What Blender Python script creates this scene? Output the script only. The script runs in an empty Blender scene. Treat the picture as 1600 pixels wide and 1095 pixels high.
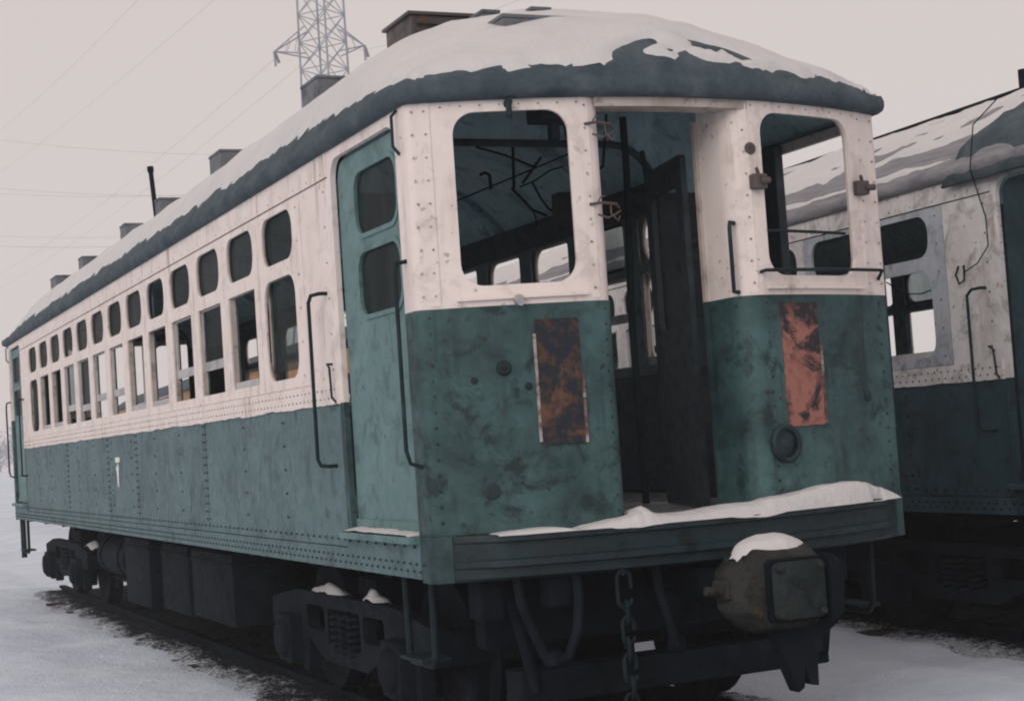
import bpy, bmesh, math, random
from mathutils import Vector, Matrix, noise
from mathutils.geometry import tessellate_polygon

random.seed(7)
R = math.radians
scene = bpy.context.scene
COL = scene.collection

# ------------------------------------------------------------------ camera
CAM = Vector((-2.6887, -6.9913, 1.6444))
YAW, PITCH, ROLL, FPX = -0.4239, 0.0512, -0.0674, 2544.7
fwd = Vector((-math.sin(YAW) * math.cos(PITCH), math.cos(YAW) * math.cos(PITCH), math.sin(PITCH)))
rgt0 = Vector((math.cos(YAW), math.sin(YAW), 0))
up0 = rgt0.cross(fwd)
rgt = rgt0 * math.cos(ROLL) + up0 * math.sin(ROLL)
upv = -rgt0 * math.sin(ROLL) + up0 * math.cos(ROLL)
cd = bpy.data.cameras.new('camera')
cam = bpy.data.objects.new('camera', cd)
COL.objects.link(cam)
m3 = Matrix((rgt, upv, -fwd)).transposed()
cam.matrix_world = Matrix.Translation(CAM) @ m3.to_4x4()
cd.sensor_width = 36.0
cd.lens = 36.0 * FPX / 1600.0
cd.clip_start = 0.1
cd.clip_end = 3000
scene.camera = cam

# ------------------------------------------------------------------ world, sun, exposure
SUN_DIR = Vector((-0.64, -0.54, 0.42)).normalized()      # towards the sun
w = bpy.data.worlds.new('World')
scene.world = w
w.use_nodes = True
nt = w.node_tree
nt.nodes.clear()
out = nt.nodes.new('ShaderNodeOutputWorld')
bg = nt.nodes.new('ShaderNodeBackground')
sky = nt.nodes.new('ShaderNodeTexSky')
sky.sky_type = 'NISHITA'
sky.sun_disc = False
sky.sun_elevation = math.asin(SUN_DIR.z)
sky.sun_rotation = math.atan2(SUN_DIR.x, SUN_DIR.y)
sky.dust_density = 6.0
sky.air_density = 1.5
mx = nt.nodes.new('ShaderNodeMix')
mx.data_type = 'RGBA'
mx.inputs[0].default_value = 0.95
nt.links.new(sky.outputs[0], mx.inputs[6])
mx.inputs[7].default_value = (6.9, 6.1, 5.75, 1)           # even overcast cloud
nt.links.new(mx.outputs[2], bg.inputs[0])
bg.inputs[1].default_value = 0.1
nt.links.new(bg.outputs[0], out.inputs[0])

sd = bpy.data.lights.new('sun', 'SUN')
sd.energy = 1.25
sd.angle = R(40)
sd.color = (1.0, 0.95, 0.9)
sun = bpy.data.objects.new('sun', sd)
COL.objects.link(sun)
sun.rotation_euler = (-SUN_DIR).to_track_quat('-Z', 'Y').to_euler()

vs = scene.view_settings
vs.view_transform = 'Standard'
vs.look = 'None'
vs.exposure = 0.0
vs.gamma = 1.0
vs.use_curve_mapping = False
try:
    scene.cycles.filter_width = 2.1
    scene.cycles.volume_bounces = 2
    scene.cycles.max_bounces = 10
    scene.cycles.diffuse_bounces = 7
    scene.cycles.transparent_max_bounces = 12
except Exception:
    pass

# ------------------------------------------------------------------ material helpers
class NB:
    def __init__(s, name):
        s.m = bpy.data.materials.new(name)
        s.m.use_nodes = True
        s.t = s.m.node_tree
        s.t.nodes.clear()
        s.o = s.t.nodes.new('ShaderNodeOutputMaterial')
        s.b = s.t.nodes.new('ShaderNodeBsdfPrincipled')
        s.t.links.new(s.b.outputs[0], s.o.inputs[0])
        s.tc = s.t.nodes.new('ShaderNodeTexCoord').outputs['Object']

    def link(s, a, b):
        if isinstance(a, (int, float)):
            b.default_value = a
        elif isinstance(a, tuple):
            b.default_value = a if len(a) == 4 else a + (1,)
        else:
            s.t.links.new(a, b)

    def mapping(s, scale=(1, 1, 1), loc=(0, 0, 0)):
        n = s.t.nodes.new('ShaderNodeMapping')
        s.t.links.new(s.tc, n.inputs[0])
        n.inputs['Scale'].default_value = scale
        n.inputs['Location'].default_value = loc
        return n.outputs[0]

    def noise(s, scale=5, detail=4, rough=0.6, sc=(1, 1, 1), loc=(0, 0, 0), dist=0):
        n = s.t.nodes.new('ShaderNodeTexNoise')
        s.t.links.new(s.mapping(sc, loc), n.inputs['Vector'])
        n.inputs['Scale'].default_value = scale
        n.inputs['Detail'].default_value = detail
        n.inputs['Roughness'].default_value = rough
        n.inputs['Distortion'].default_value = dist
        return n.outputs[0]

    def voro(s, scale=5, sc=(1, 1, 1)):
        n = s.t.nodes.new('ShaderNodeTexVoronoi')
        s.t.links.new(s.mapping(sc), n.inputs['Vector'])
        n.inputs['Scale'].default_value = scale
        return n.outputs['Distance']

    def ramp(s, f, a, b, ca=0.0, cb=1.0):
        n = s.t.nodes.new('ShaderNodeMapRange')
        n.inputs[1].default_value = a
        n.inputs[2].default_value = b
        n.inputs[3].default_value = ca
        n.inputs[4].default_value = cb
        s.link(f, n.inputs[0])
        return n.outputs[0]

    def mul(s, a, b, op='MULTIPLY'):
        n = s.t.nodes.new('ShaderNodeMath')
        n.operation = op
        s.link(a, n.inputs[0])
        s.link(b, n.inputs[1])
        return n.outputs[0]

    def mix(s, f, a, b):
        n = s.t.nodes.new('ShaderNodeMix')
        n.data_type = 'RGBA'
        s.link(f, n.inputs[0])
        s.link(a, n.inputs[6])
        s.link(b, n.inputs[7])
        return n.outputs[2]

    def axis(s, k):
        n = s.t.nodes.new('ShaderNodeSeparateXYZ')
        s.t.links.new(s.tc, n.inputs[0])
        return n.outputs[k]

    def bump(s, h, strength=0.3, dist=0.01):
        n = s.t.nodes.new('ShaderNodeBump')
        n.inputs['Strength'].default_value = strength
        n.inputs['Distance'].default_value = dist
        s.link(h, n.inputs['Height'])
        s.t.links.new(n.outputs[0], s.b.inputs['Normal'])

    def fin(s, col, rough=0.6, spec=0.35, metal=0.0):
        s.link(col, s.b.inputs['Base Color'])
        s.link(rough, s.b.inputs['Roughness'])
        s.b.inputs['Specular IOR Level'].default_value = spec
        s.b.inputs['Metallic'].default_value = metal
        return s.m


def paint(name, base, dark, rust_amt=0.5, dark_amt=0.5, rust=(0.16, 0.06, 0.025), seed=0.0, spots=0.5, rough=0.55, streak=0.5, spec=0.3, bump=0.25):
    """weathered sheet-metal paint: clouded fading, grime, vertical streaks, rust spots"""
    n = NB(name)
    L = (seed, seed * 1.7, seed * 0.6)
    cloud = n.noise(2.1, 5, 0.66, loc=L)
    fine = n.noise(14, 4, 0.65, loc=L)
    c = n.mix(n.mul(n.ramp(cloud, 0.38, 0.66), dark_amt), base, dark)
    c = n.mix(n.mul(n.ramp(fine, 0.45, 0.75), 0.35 * dark_amt), c, dark)
    bl = n.noise(5.5, 7, 0.7, loc=(seed + 1, seed + 5, 2), dist=0.6)
    c = n.mix(n.mul(n.ramp(bl, 0.52, 0.62), 0.85 * min(1.0, dark_amt)), c, tuple(0.55 * d for d in dark))
    c = n.mix(n.mul(n.ramp(n.noise(3.3, 5, 0.65, loc=(seed + 6, 1, 3)), 0.56, 0.70), 0.35), c, tuple(min(0.85, 1.35 * b_ + 0.02) for b_ in base))
    st = n.noise(11, 4, 0.65, sc=(1, 1, 0.06), loc=L)
    st2 = n.noise(2.2, 3, 0.6, loc=(seed + 4, 2, 1))
    sf = n.mul(n.mul(n.ramp(st, 0.53, 0.68), n.ramp(st2, 0.45, 0.62)), streak)
    c = n.mix(sf, c, tuple(0.6 * d + 0.4 * r for d, r in zip(dark, rust)))
    rs = n.noise(7, 6, 0.7, loc=(seed + 9, 3, 5))
    rf = n.mul(n.ramp(rs, 0.66 - 0.06 * rust_amt, 0.72), min(1.0, rust_amt * 1.4))
    c = n.mix(rf, c, rust)
    sp = n.noise(23, 2, 0.5, loc=(seed, 7, 2))
    sp2 = n.noise(3.1, 3, 0.6, loc=(seed + 2, 7, 8))
    pf = n.mul(n.mul(n.ramp(sp, 0.67, 0.71), n.ramp(sp2, 0.44, 0.58)), spots)
    c = n.mix(pf, c, (0.03, 0.022, 0.018))
    n.bump(n.noise(3.2 if bump < 0.5 else 14, 3 if bump < 0.5 else 6, 0.6, loc=L), bump, 0.02)
    return n.fin(c, n.ramp(fine, 0.3, 0.8, rough - 0.1, rough + 0.2), spec)


M = {}
M['white'] = paint('cream_paint', (0.8, 0.715, 0.69), (0.64, 0.56, 0.52), 0.42, 0.36, seed=1, spots=0.45, streak=1.0)
M['green_side'] = paint('faded_green_paint', (0.098, 0.168, 0.185), (0.058, 0.108, 0.122), 0.12, 0.8, rust=(0.06, 0.05, 0.04), seed=2, spots=0.55, streak=0.9)
M['green_door'] = paint('door_green_paint', (0.128, 0.222, 0.23), (0.085, 0.162, 0.172), 0.12, 0.7, rust=(0.09, 0.06, 0.03), seed=3, spots=0.5, streak=0.4)
M['green_front'] = paint('front_green_paint', (0.056, 0.118, 0.124), (0.016, 0.038, 0.043), 0.12, 1.0, rust=(0.025, 0.03, 0.03), seed=4, spots=0.9, streak=1.0)
M['white_old'] = paint('dirty_grey_white_paint', (0.72, 0.715, 0.74), (0.48, 0.46, 0.46), 0.9, 0.8, rust=(0.30, 0.12, 0.04), seed=5, spots=0.7, streak=1.0)
M['grey_panel'] = paint('bare_grey_window_panel', (0.42, 0.46, 0.52), (0.26, 0.29, 0.34), 0.5, 0.9, rust=(0.2, 0.085, 0.03), seed=6, spots=0.6, streak=0.9)
M['green_old'] = paint('dark_blue_green_paint', (0.022, 0.052, 0.07), (0.01, 0.025, 0.034), 0.25, 0.9, rust=(0.035, 0.025, 0.02), seed=7, spots=0.6)
M['end_sill'] = paint('black_green_sill_paint', (0.014, 0.032, 0.04), (0.007, 0.015, 0.02), 0.3, 1.0, rust=(0.05, 0.035, 0.02), seed=8, spots=0.6)
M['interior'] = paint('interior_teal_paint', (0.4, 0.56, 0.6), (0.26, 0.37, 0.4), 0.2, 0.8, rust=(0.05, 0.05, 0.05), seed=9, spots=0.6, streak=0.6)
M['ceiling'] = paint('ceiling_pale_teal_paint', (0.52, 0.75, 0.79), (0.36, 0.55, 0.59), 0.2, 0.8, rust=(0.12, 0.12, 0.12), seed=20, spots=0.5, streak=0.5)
M['interior_mid'] = paint('bulkhead_shaded_teal_paint', (0.045, 0.062, 0.072), (0.018, 0.028, 0.035), 0.3, 1.0, rust=(0.06, 0.05, 0.04), seed=21, spots=0.6)  # near-black teal: the bulkhead's lack of light is put into the colour
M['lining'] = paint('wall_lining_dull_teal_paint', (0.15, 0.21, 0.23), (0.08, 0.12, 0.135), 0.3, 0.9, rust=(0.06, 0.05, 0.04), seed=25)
M['floor'] = paint('floor_boards_lightened_for_bounce', (0.42, 0.43, 0.45), (0.2, 0.21, 0.22), 0.2, 1.0, seed=22)  # floor tone lightened to bounce light up onto the ceiling
M['chain'] = paint('blackened_iron', (0.013, 0.024, 0.030), (0.006, 0.011, 0.014), 0.5, 0.8, rust=(0.03, 0.022, 0.016), seed=26, spec=0.1)
M['coupler_dark'] = paint('dark_cast_iron', (0.030, 0.040, 0.042), (0.012, 0.018, 0.020), 0.7, 1.0, rust=(0.06, 0.04, 0.018), seed=23, spots=0.8, rough=0.8, spec=0.15, bump=1.0)
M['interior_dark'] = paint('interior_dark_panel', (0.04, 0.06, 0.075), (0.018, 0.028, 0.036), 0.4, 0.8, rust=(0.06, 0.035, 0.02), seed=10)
M['iron'] = paint('dark_iron', (0.009, 0.014, 0.02), (0.004, 0.006, 0.009), 0.4, 0.8, rust=(0.026, 0.020, 0.016), seed=11, rough=0.75, spec=0.06)
M['iron_green'] = paint('green_black_iron', (0.017, 0.034, 0.042), (0.009, 0.017, 0.022), 0.4, 0.8, rust=(0.03, 0.024, 0.018), seed=12, spec=0.1)
M['coupler'] = paint('rusty_cast_iron', (0.038, 0.039, 0.037), (0.014, 0.017, 0.018), 0.7, 1.0, rust=(0.075, 0.045, 0.018), seed=13, spots=0.8, rough=0.8, spec=0.15, bump=1.0)
M['rust_box'] = paint('rusty_sheet', (0.10, 0.085, 0.085), (0.05, 0.045, 0.05), 1.0, 0.8, rust=(0.17, 0.075, 0.035), seed=14, streak=1.0)
M['vent_grey'] = paint('weathered_grey_vent_paint', (0.15, 0.165, 0.19), (0.085, 0.095, 0.115), 0.4, 0.9, rust=(0.07, 0.06, 0.055), seed=24)
M['orange'] = paint('orange_car_paint', (0.42, 0.20, 0.075), (0.24, 0.12, 0.06), 0.4, 0.8, rust=(0.12, 0.06, 0.03), seed=15)
M['sash'] = paint('sash_grey_white_paint', (0.48, 0.47, 0.48), (0.33, 0.33, 0.34), 0.3, 0.7, seed=16)
M['jamb'] = paint('jamb_shaded_cream_paint', (0.56, 0.49, 0.45), (0.36, 0.31, 0.28), 0.3, 0.8, seed=17, streak=0.7)  # cream darkened to carry the shade inside the window reveals
M['rivet_green'] = paint('rivet_dark_green', (0.028, 0.05, 0.052), (0.016, 0.028, 0.03), 0.3, 0.7, seed=18)
M['rivet_white'] = paint('rivet_stained', (0.50, 0.45, 0.42), (0.22, 0.17, 0.15), 0.6, 0.9, seed=19)


def mat_plate(name, seed, base, dark, lo, hi, top=0.0):
    n = NB(name)
    a = n.noise(5.5, 6, 0.68, loc=(seed, seed, 0), dist=0.4)
    a = n.mul(a, n.ramp(n.axis(2), 1.9, 2.2, 0.0, -top), 'ADD')
    f = n.ramp(a, lo, hi)
    c = n.mix(f, dark, base)
    c = n.mix(n.ramp(n.noise(22, 4, 0.6, loc=(seed, 0, 0)), 0.5, 0.72), c, tuple(x * 0.6 for x in base))
    n.bump(f, 0.6, 0.006)
    return n.fin(c, 0.75, 0.2)


M['plate_dark'] = mat_plate('burnt_rust_plate', 3, (0.15, 0.075, 0.048), (0.02, 0.026, 0.036), 0.52, 0.66)
M['plate_red'] = mat_plate('salmon_rust_plate', 8, (0.33, 0.145, 0.12), (0.032, 0.03, 0.038), 0.37, 0.45, 0.30)

M['chipped'] = mat_plate('chipped_pale_strip', 12, (0.36, 0.33, 0.33), (0.10, 0.055, 0.04), 0.45, 0.55)
n = NB('roof_canvas')
a = n.noise(6, 6, 0.65)
c = n.mix(n.ramp(a, 0.35, 0.7), (0.055, 0.08, 0.098), (0.108, 0.137, 0.158))
c = n.mix(n.mul(n.ramp(n.noise(2.5, 4, 0.6, sc=(1, 1, 3)), 0.55, 0.7), 0.6), c, (0.035, 0.06, 0.075))
n.bump(n.noise(18, 6, 0.7), 0.9, 0.03)
M['canvas'] = n.fin(c, 0.85, 0.15)

n = NB('roof_boards')
a = n.noise(7, 5, 0.65, sc=(6, 0.4, 1))
c = n.mix(n.ramp(a, 0.3, 0.7), (0.16, 0.165, 0.19), (0.30, 0.29, 0.31))
n.bump(n.noise(8, 4, 0.6, sc=(6, 0.4, 1)), 0.6, 0.02)
M['boards'] = n.fin(c, 0.85, 0.15)

n = NB('snow')
a = n.noise(3.0, 5, 0.6)
c = n.mix(n.ramp(a, 0.3, 0.75), (0.66, 0.645, 0.66), (0.58, 0.58, 0.60))
n.bump(n.mul(n.noise(9, 6, 0.65), n.mul(n.noise(120, 3, 0.7), 0.25), 'ADD'), 0.55, 0.04)
M['snow'] = n.fin(c, 0.7, 0.2)

n = NB('trampled_snow')
a = n.noise(0.5, 6, 0.6)
c = n.mix(n.ramp(a, 0.3, 0.75), (0.72, 0.79, 0.90), (0.54, 0.61, 0.73))
sp = n.mul(n.ramp(n.noise(16, 3, 0.6), 0.68, 0.74), n.ramp(n.noise(0.9, 3, 0.6), 0.45, 0.62))
c = n.mix(n.mul(sp, 0.75), c, (0.10, 0.09, 0.09))
c = n.mix(n.mul(n.ramp(n.noise(60, 2, 0.5), 0.69, 0.73), 0.5), c, (0.15, 0.13, 0.12))
n.bump(n.mul(n.noise(5, 6, 0.6), n.mul(n.noise(40, 4, 0.6), 0.3), 'ADD'), 0.5, 0.06)
M['ground'] = n.fin(c, 0.8, 0.2)

n = NB('ballast_dirt')
a = n.noise(9, 6, 0.7)
c = n.mix(n.ramp(a, 0.35, 0.7), (0.014, 0.018, 0.024), (0.045, 0.052, 0.062))
at_ = n.t.nodes.new('ShaderNodeAttribute')
at_.attribute_name = 'snow_cover'
fine_ = n.ramp(n.noise(40, 3, 0.6), 0.3, 0.7, -0.35, 0.35)
c = n.mix(n.ramp(n.mul(at_.outputs['Fac'], fine_, 'ADD'), 0.45, 0.95), c, (0.64, 0.69, 0.78))
n.bump(n.mul(n.noise(28, 5, 0.7), n.voro(22), 'ADD'), 1.0, 0.05)
M['ballast'] = n.fin(c, 0.9, 0.15)

n = NB('old_sleeper_wood')
c = n.mix(n.ramp(n.noise(9, 5, 0.6, sc=(0.4, 6, 4)), 0.3, 0.7), (0.02, 0.019, 0.018), (0.07, 0.063, 0.058))
n.bump(n.noise(9, 5, 0.6, sc=(0.4, 6, 4)), 0.8, 0.02)
M['wood'] = n.fin(c, 0.9, 0.15)

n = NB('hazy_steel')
M['tower'] = n.fin(n.mix(n.ramp(n.noise(0.6, 3), 0.3, 0.7), (0.20, 0.215, 0.27), (0.27, 0.29, 0.345)), 0.6, 0.3)  # pale blue-grey carries part of the distance haze in the colour
n = NB('haze_paled_twigs')
M['twig'] = n.fin(n.mix(n.ramp(n.noise(0.1, 3), 0.3, 0.7), (0.20, 0.20, 0.24), (0.28, 0.28, 0.33)), 0.9, 0.1)  # twigs paled in colour to add to the haze over the distance
n = NB('wire')
M['wire'] = n.fin(n.mix(n.ramp(n.noise(0.2, 3), 0.3, 0.7), (0.03, 0.03, 0.035), (0.05, 0.05, 0.055)), 0.6, 0.2)
n = NB('paper')
M['paper'] = n.fin(n.mix(n.ramp(n.noise(30, 3), 0.45, 0.7), (0.8, 0.8, 0.8), (0.6, 0.6, 0.62)), 0.8, 0.2)
n = NB('dry_weed')
M['weed'] = n.fin(n.mix(n.ramp(n.noise(12, 3), 0.3, 0.7), (0.035, 0.033, 0.028), (0.09, 0.075, 0.055)), 0.9, 0.1)


def mat_glass(name, dirt, tint):
    n = NB(name)
    tr = n.t.nodes.new('ShaderNodeBsdfTransparent')
    tr.inputs[0].default_value = tint + (1,)
    ms = n.t.nodes.new('ShaderNodeMixShader')
    f = n.ramp(n.noise(4, 5, 0.65, sc=(1, 1, 0.5)), 0.35, 0.75, dirt * 0.5, dirt)
    n.t.links.new(f, ms.inputs[0])
    n.t.links.new(tr.outputs[0], ms.inputs[1])
    n.t.links.new(n.b.outputs[0], ms.inputs[2])
    n.t.links.new(ms.outputs[0], n.o.inputs[0])
    n.fin(n.mix(n.ramp(n.noise(9, 4), 0.3, 0.7), (0.012, 0.022, 0.026), (0.035, 0.05, 0.055)), 0.3, 0.08)
    return n.m


M['glass'] = mat_glass('dirty_glass', 0.35, (0.7, 0.76, 0.76))
M['glass_dark'] = mat_glass('grimy_glass', 0.5, (0.72, 0.78, 0.78))

# ------------------------------------------------------------------ mesh helpers
def finish(me, smooth=None):
    if smooth is not None:
        me.shade_smooth()
        me.set_sharp_from_angle(angle=R(smooth))


def link_mesh(name, me, mat, parent=None):
    o = bpy.data.objects.new(name, me)
    COL.objects.link(o)
    me.materials.append(mat)
    if parent is not None:
        o.parent = parent
    return o


class MB:
    """collects shapes, builds ONE mesh object"""
    def __init__(s):
        s.v, s.f = [], []

    def add(s, vs, fs):
        k = len(s.v)
        s.v += [tuple(p) for p in vs]
        s.f += [tuple(i + k for i in f) for f in fs]
        return s

    def box(s, x0, x1, y0, y1, z0, z1, rot=None):
        vs = [Vector((x, y, z)) for z in (z0, z1) for y in (y0, y1) for x in (x0, x1)]
        if rot:
            c = Vector(((x0 + x1) / 2, (y0 + y1) / 2, (z0 + z1) / 2))
            vs = [rot @ (p - c) + c for p in vs]
        return s.add(vs, [(0, 2, 3, 1), (4, 5, 7, 6), (0, 1, 5, 4), (2, 6, 7, 3), (0, 4, 6, 2), (1, 3, 7, 5)])

    def tube(s, pts, r, n=8, cap=True):
        pts = [Vector(p) for p in pts]
        rs = r if isinstance(r, (list, tuple)) else [r] * len(pts)
        t0 = (pts[1] - pts[0]).normalized()
        a = Vector((0, 0, 1)) if abs(t0.z) < 0.9 else Vector((1, 0, 0))
        u = t0.cross(a).normalized()
        rings = []
        for i, p in enumerate(pts):
            if i == 0:
                t = pts[1] - pts[0]
            elif i == len(pts) - 1:
                t = pts[-1] - pts[-2]
            else:
                t = (pts[i + 1] - pts[i]).normalized() + (pts[i] - pts[i - 1]).normalized()
            t = t.normalized() if t.length > 1e-9 else t0
            u = (u - t * u.dot(t)).normalized()
            w_ = t.cross(u)
            rings.append([p + (u * math.cos(2 * math.pi * k / n) + w_ * math.sin(2 * math.pi * k / n)) * rs[i] for k in range(n)])
        vs = [q for g in rings for q in g]
        fs = [(i * n + k, i * n + (k + 1) % n, (i + 1) * n + (k + 1) % n, (i + 1) * n + k) for i in range(len(pts) - 1) for k in range(n)]
        if cap:
            fs += [tuple(range(n))[::-1], tuple((len(pts) - 1) * n + k for k in range(n))]
        return s.add(vs, fs)

    def lathe(s, prof, c, axis='x', n=24):
        """prof: list of (along, radius)"""
        vs = []
        for a, r in prof:
            for k in range(n):
                t = 2 * math.pi * k / n
                p, q = r * math.cos(t), r * math.sin(t)
                vs.append({'x': (c[0] + a, c[1] + p, c[2] + q), 'y': (c[0] + p, c[1] + a, c[2] + q), 'z': (c[0] + p, c[1] + q, c[2] + a)}[axis])
        fs = [(i * n + k, i * n + (k + 1) % n, (i + 1) * n + (k + 1) % n, (i + 1) * n + k) for i in range(len(prof) - 1) for k in range(n)]
        fs += [tuple(range(n))[::-1], tuple((len(prof) - 1) * n + k for k in range(n))]
        return s.add(vs, fs)

    def build(s, name, mat, parent=None, smooth=35, bevel=0):
        me = bpy.data.meshes.new(name)
        me.from_pydata(s.v, [], s.f)
        bm = bmesh.new()
        bm.from_mesh(me)
        bmesh.ops.recalc_face_normals(bm, faces=bm.faces)
        if bevel:
            bmesh.ops.bevel(bm, geom=[e for e in bm.edges if e.calc_face_angle(0) > 0.6], offset=bevel, segments=2, affect='EDGES', profile=0.6)
        bm.to_mesh(me)
        bm.free()
        finish(me, smooth)
        return link_mesh(name, me, mat, parent)


def rrect(a0, a1, b0, b1, r, n=6):
    r = min(r, (a1 - a0) / 2 - 1e-4, (b1 - b0) / 2 - 1e-4)
    if r <= 0:
        return [(a0, b0), (a1, b0), (a1, b1), (a0, b1)]
    o = []
    for cx, cy, st in ((a1 - r, b0 + r, -90), (a1 - r, b1 - r, 0), (a0 + r, b1 - r, 90), (a0 + r, b0 + r, 180)):
        for k in range(n + 1):
            t = R(st + 90 * k / n)
            o.append((cx + r * math.cos(t), cy + r * math.sin(t)))
    return o


def plate(outer, holes, d0, d1, mapper, cuts=(), wob=0.0):
    """sheet with holes: outline in (s,z), thickness from depth d0 to d1, mapped into space"""
    polys = [[Vector((p[0], p[1], 0)) for p in outer]] + [[Vector((p[0], p[1], 0)) for p in h] for h in holes]
    tris = tessellate_polygon(polys)
    flat = [v for pl in polys for v in pl]
    bm = bmesh.new()
    vs = [bm.verts.new(v) for v in flat]
    for t in tris:
        if len(set(t)) == 3:
            try:
                bm.faces.new([vs[i] for i in t])
            except ValueError:
                pass
    for c in cuts:
        bmesh.ops.bisect_plane(bm, geom=bm.verts[:] + bm.edges[:] + bm.faces[:], plane_co=(c, 0, 0), plane_no=(1, 0, 0))
    bm.verts.index_update()
    bm.verts.ensure_lookup_table()
    co = [(v.co.x, v.co.y) for v in bm.verts]
    N = len(co)
    fs = [tuple(v.index for v in f.verts) for f in bm.faces]
    be = [tuple(v.index for v in e.verts) for e in bm.edges if len(e.link_faces) == 1]
    bm.free()
    def wv(s_, z_):
        return wob * noise.noise(Vector((s_ * 1.7, z_ * 1.7, 3.1))) if wob else 0.0
    V = [mapper(s_, z_, d0 + wv(s_, z_)) for s_, z_ in co] + [mapper(s_, z_, d1 + wv(s_, z_)) for s_, z_ in co]
    F = fs + [tuple(i + N for i in reversed(f)) for f in fs] + [(a, b, b + N, a + N) for a, b in be]
    return V, F


def plate_obj(name, mat, parent, outer, holes, d0, d1, mapper, cuts=(), wob=0.0, smooth=25):
    V, F = plate(outer, holes, d0, d1, mapper, cuts, wob)
    m = MB()
    m.v, m.f = V, F
    return m.build(name, mat, parent, smooth)


def tag(o, label=None, cat=None, group=None, kind=None):
    for k, v in (('label', label), ('category', cat), ('group', group), ('kind', kind)):
        if v:
            o[k] = v
    return o


def empty(name, loc=(0, 0, 0), rz=0):
    o = bpy.data.objects.new(name, None)
    COL.objects.link(o)
    o.location = loc
    o.rotation_euler = (0, 0, rz)
    o.empty_display_size = 0.2
    return o


def fbm(x, y, z=0.0, o=4):
    return noise.fractal(Vector((x, y, z)), 0.9, 2.1, o)


# ------------------------------------------------------------------ ground, tracks
CAR2 = (4.35, -0.02, -0.08)
TH2 = -0.0572


def bed_center2(y):
    return CAR2[0] + 1.325 + (-math.tan(TH2)) * (y - CAR2[1])


def axis_pts(lo, hi, fine0, fine1, step, grow=1.28):
    p = []
    x = fine0
    while x <= fine1 + 1e-6:
        p.append(x)
        x += step
    s_, x = step, p[-1]
    while x < hi:
        s_ *= grow
        x += s_
        p.append(min(x, hi))
    s_, x = step, fine0
    q = []
    while x > lo:
        s_ *= grow
        x -= s_
        q.append(max(x, lo))
    return q[::-1] + p


def ground_z(x, y):
    z = 0.05 * fbm(x * 0.35, y * 0.35) + 0.028 * fbm(x * 1.5, y * 1.5, 4)
    d = math.hypot(x, y)
    if d > 40:
        z += min(1.0, (d - 40) / 120) * (0.8 * fbm(x * 0.02, y * 0.02, 2) + 0.6)
    # hollow along both tracks, drift between them
    c2 = bed_center2(y)
    z += 0.06 * math.exp(-((x - 3.55) / 0.45) ** 2) if y < 25 else 0
    z += 0.05 * math.exp(-((x + 1.3) / 0.8) ** 2)
    for c in (1.325, c2):
        z -= 0.10 * math.exp(-((x - c) / 1.0) ** 4)
    return z


def grid_obj(name, xs, ys, zf, mat, kind=None, smooth=180):
    V = [(x, y, zf(x, y)) for y in ys for x in xs]
    n_ = len(xs)
    F = [(j * n_ + i, j * n_ + i + 1, (j + 1) * n_ + i + 1, (j + 1) * n_ + i) for j in range(len(ys) - 1) for i in range(n_ - 1)]
    me = bpy.data.meshes.new(name)
    me.from_pydata(V, [], F)
    me.shade_smooth()
    o = link_mesh(name, me, mat)
    if kind:
        o['kind'] = kind
    return o


g = grid_obj('snow_ground', axis_pts(-450, 450, -5, 8, 0.10), axis_pts(-60, 450, -4, 18, 0.10), ground_z, M['ground'], 'structure')


def track(cx, slope, y0, y1, label, seed):
    """ballast sheet (own object), rails and sleepers"""
    def cxy(y):
        return cx + slope * y
    xs = [-1.8 + 0.06 * i for i in range(61)]
    ys = [y0]
    while ys[-1] < y1:
        ys.append(ys[-1] + (0.06 if ys[-1] < 9 else 0.15))
    V, F, cov = [], [], []
    for y in ys:
        for x in xs:
            e = abs(x) - 0.98 - 0.16 * fbm(x * 1.2 + seed, y * 0.8, seed)
            h = 0.05 - max(0.0, e) * 0.22 + 0.02 * fbm(x * 3, y * 3, seed) + 0.014 * fbm(x * 11, y * 11, seed)
            X = cxy(y) + x
            V.append((X, y, ground_z(X, y) * 0.6 + h - 0.015))
            cov.append(0.5 + 2.0 * e + 0.35 * fbm(x * 4.0 + seed, y * 2.2, seed + 3) + 0.35 * fbm(x * 13, y * 8, seed + 5))
    n_ = len(xs)
    for j in range(len(ys) - 1):
        for i in range(n_ - 1):
            F.append((j * n_ + i, j * n_ + i + 1, (j + 1) * n_ + i + 1, (j + 1) * n_ + i))
    me = bpy.data.meshes.new('track_bed')
    me.from_pydata(V, [], F)
    at_ = me.attributes.new('snow_cover', 'FLOAT', 'POINT')
    at_.data.foreach_set('value', cov)
    me.shade_smooth()
    o = link_mesh('track_bed', me, M['ballast'])
    o['kind'] = 'structure'
    root = empty('railway_track', (cxy(0), 0, 0), -math.atan(slope))
    tag(root, label, 'track')
    for s_ in (-1, 1):
        m = MB()
        x = s_ * 0.7525
        m.box(x - 0.065, x + 0.065, y0, y1, -0.09, -0.075)
        m.box(x - 0.009, x + 0.009, y0, y1, -0.075, 0.045)
        m.box(x - 0.035, x + 0.035, y0, y1, 0.045, 0.08)
        m.build('rail', M['iron'], root)
    sl = MB().box(-1.15, 1.15, -0.11, 0.11, -0.16, -0.02).build('sleeper', M['wood'], root, bevel=0.012)
    y = y0 + 0.3
    sl.location = (0, y, 0)
    rr = random.Random(seed)
    while y < min(y1, 19):
        y += 0.61
        c = sl.copy()
        COL.objects.link(c)
        c.parent = root
        c.location = (rr.uniform(-0.06, 0.06), y + rr.uniform(-0.03, 0.03), rr.uniform(-0.045, 0.01))
        c.rotation_euler = (0, 0, rr.uniform(-0.03, 0.03))


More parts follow.
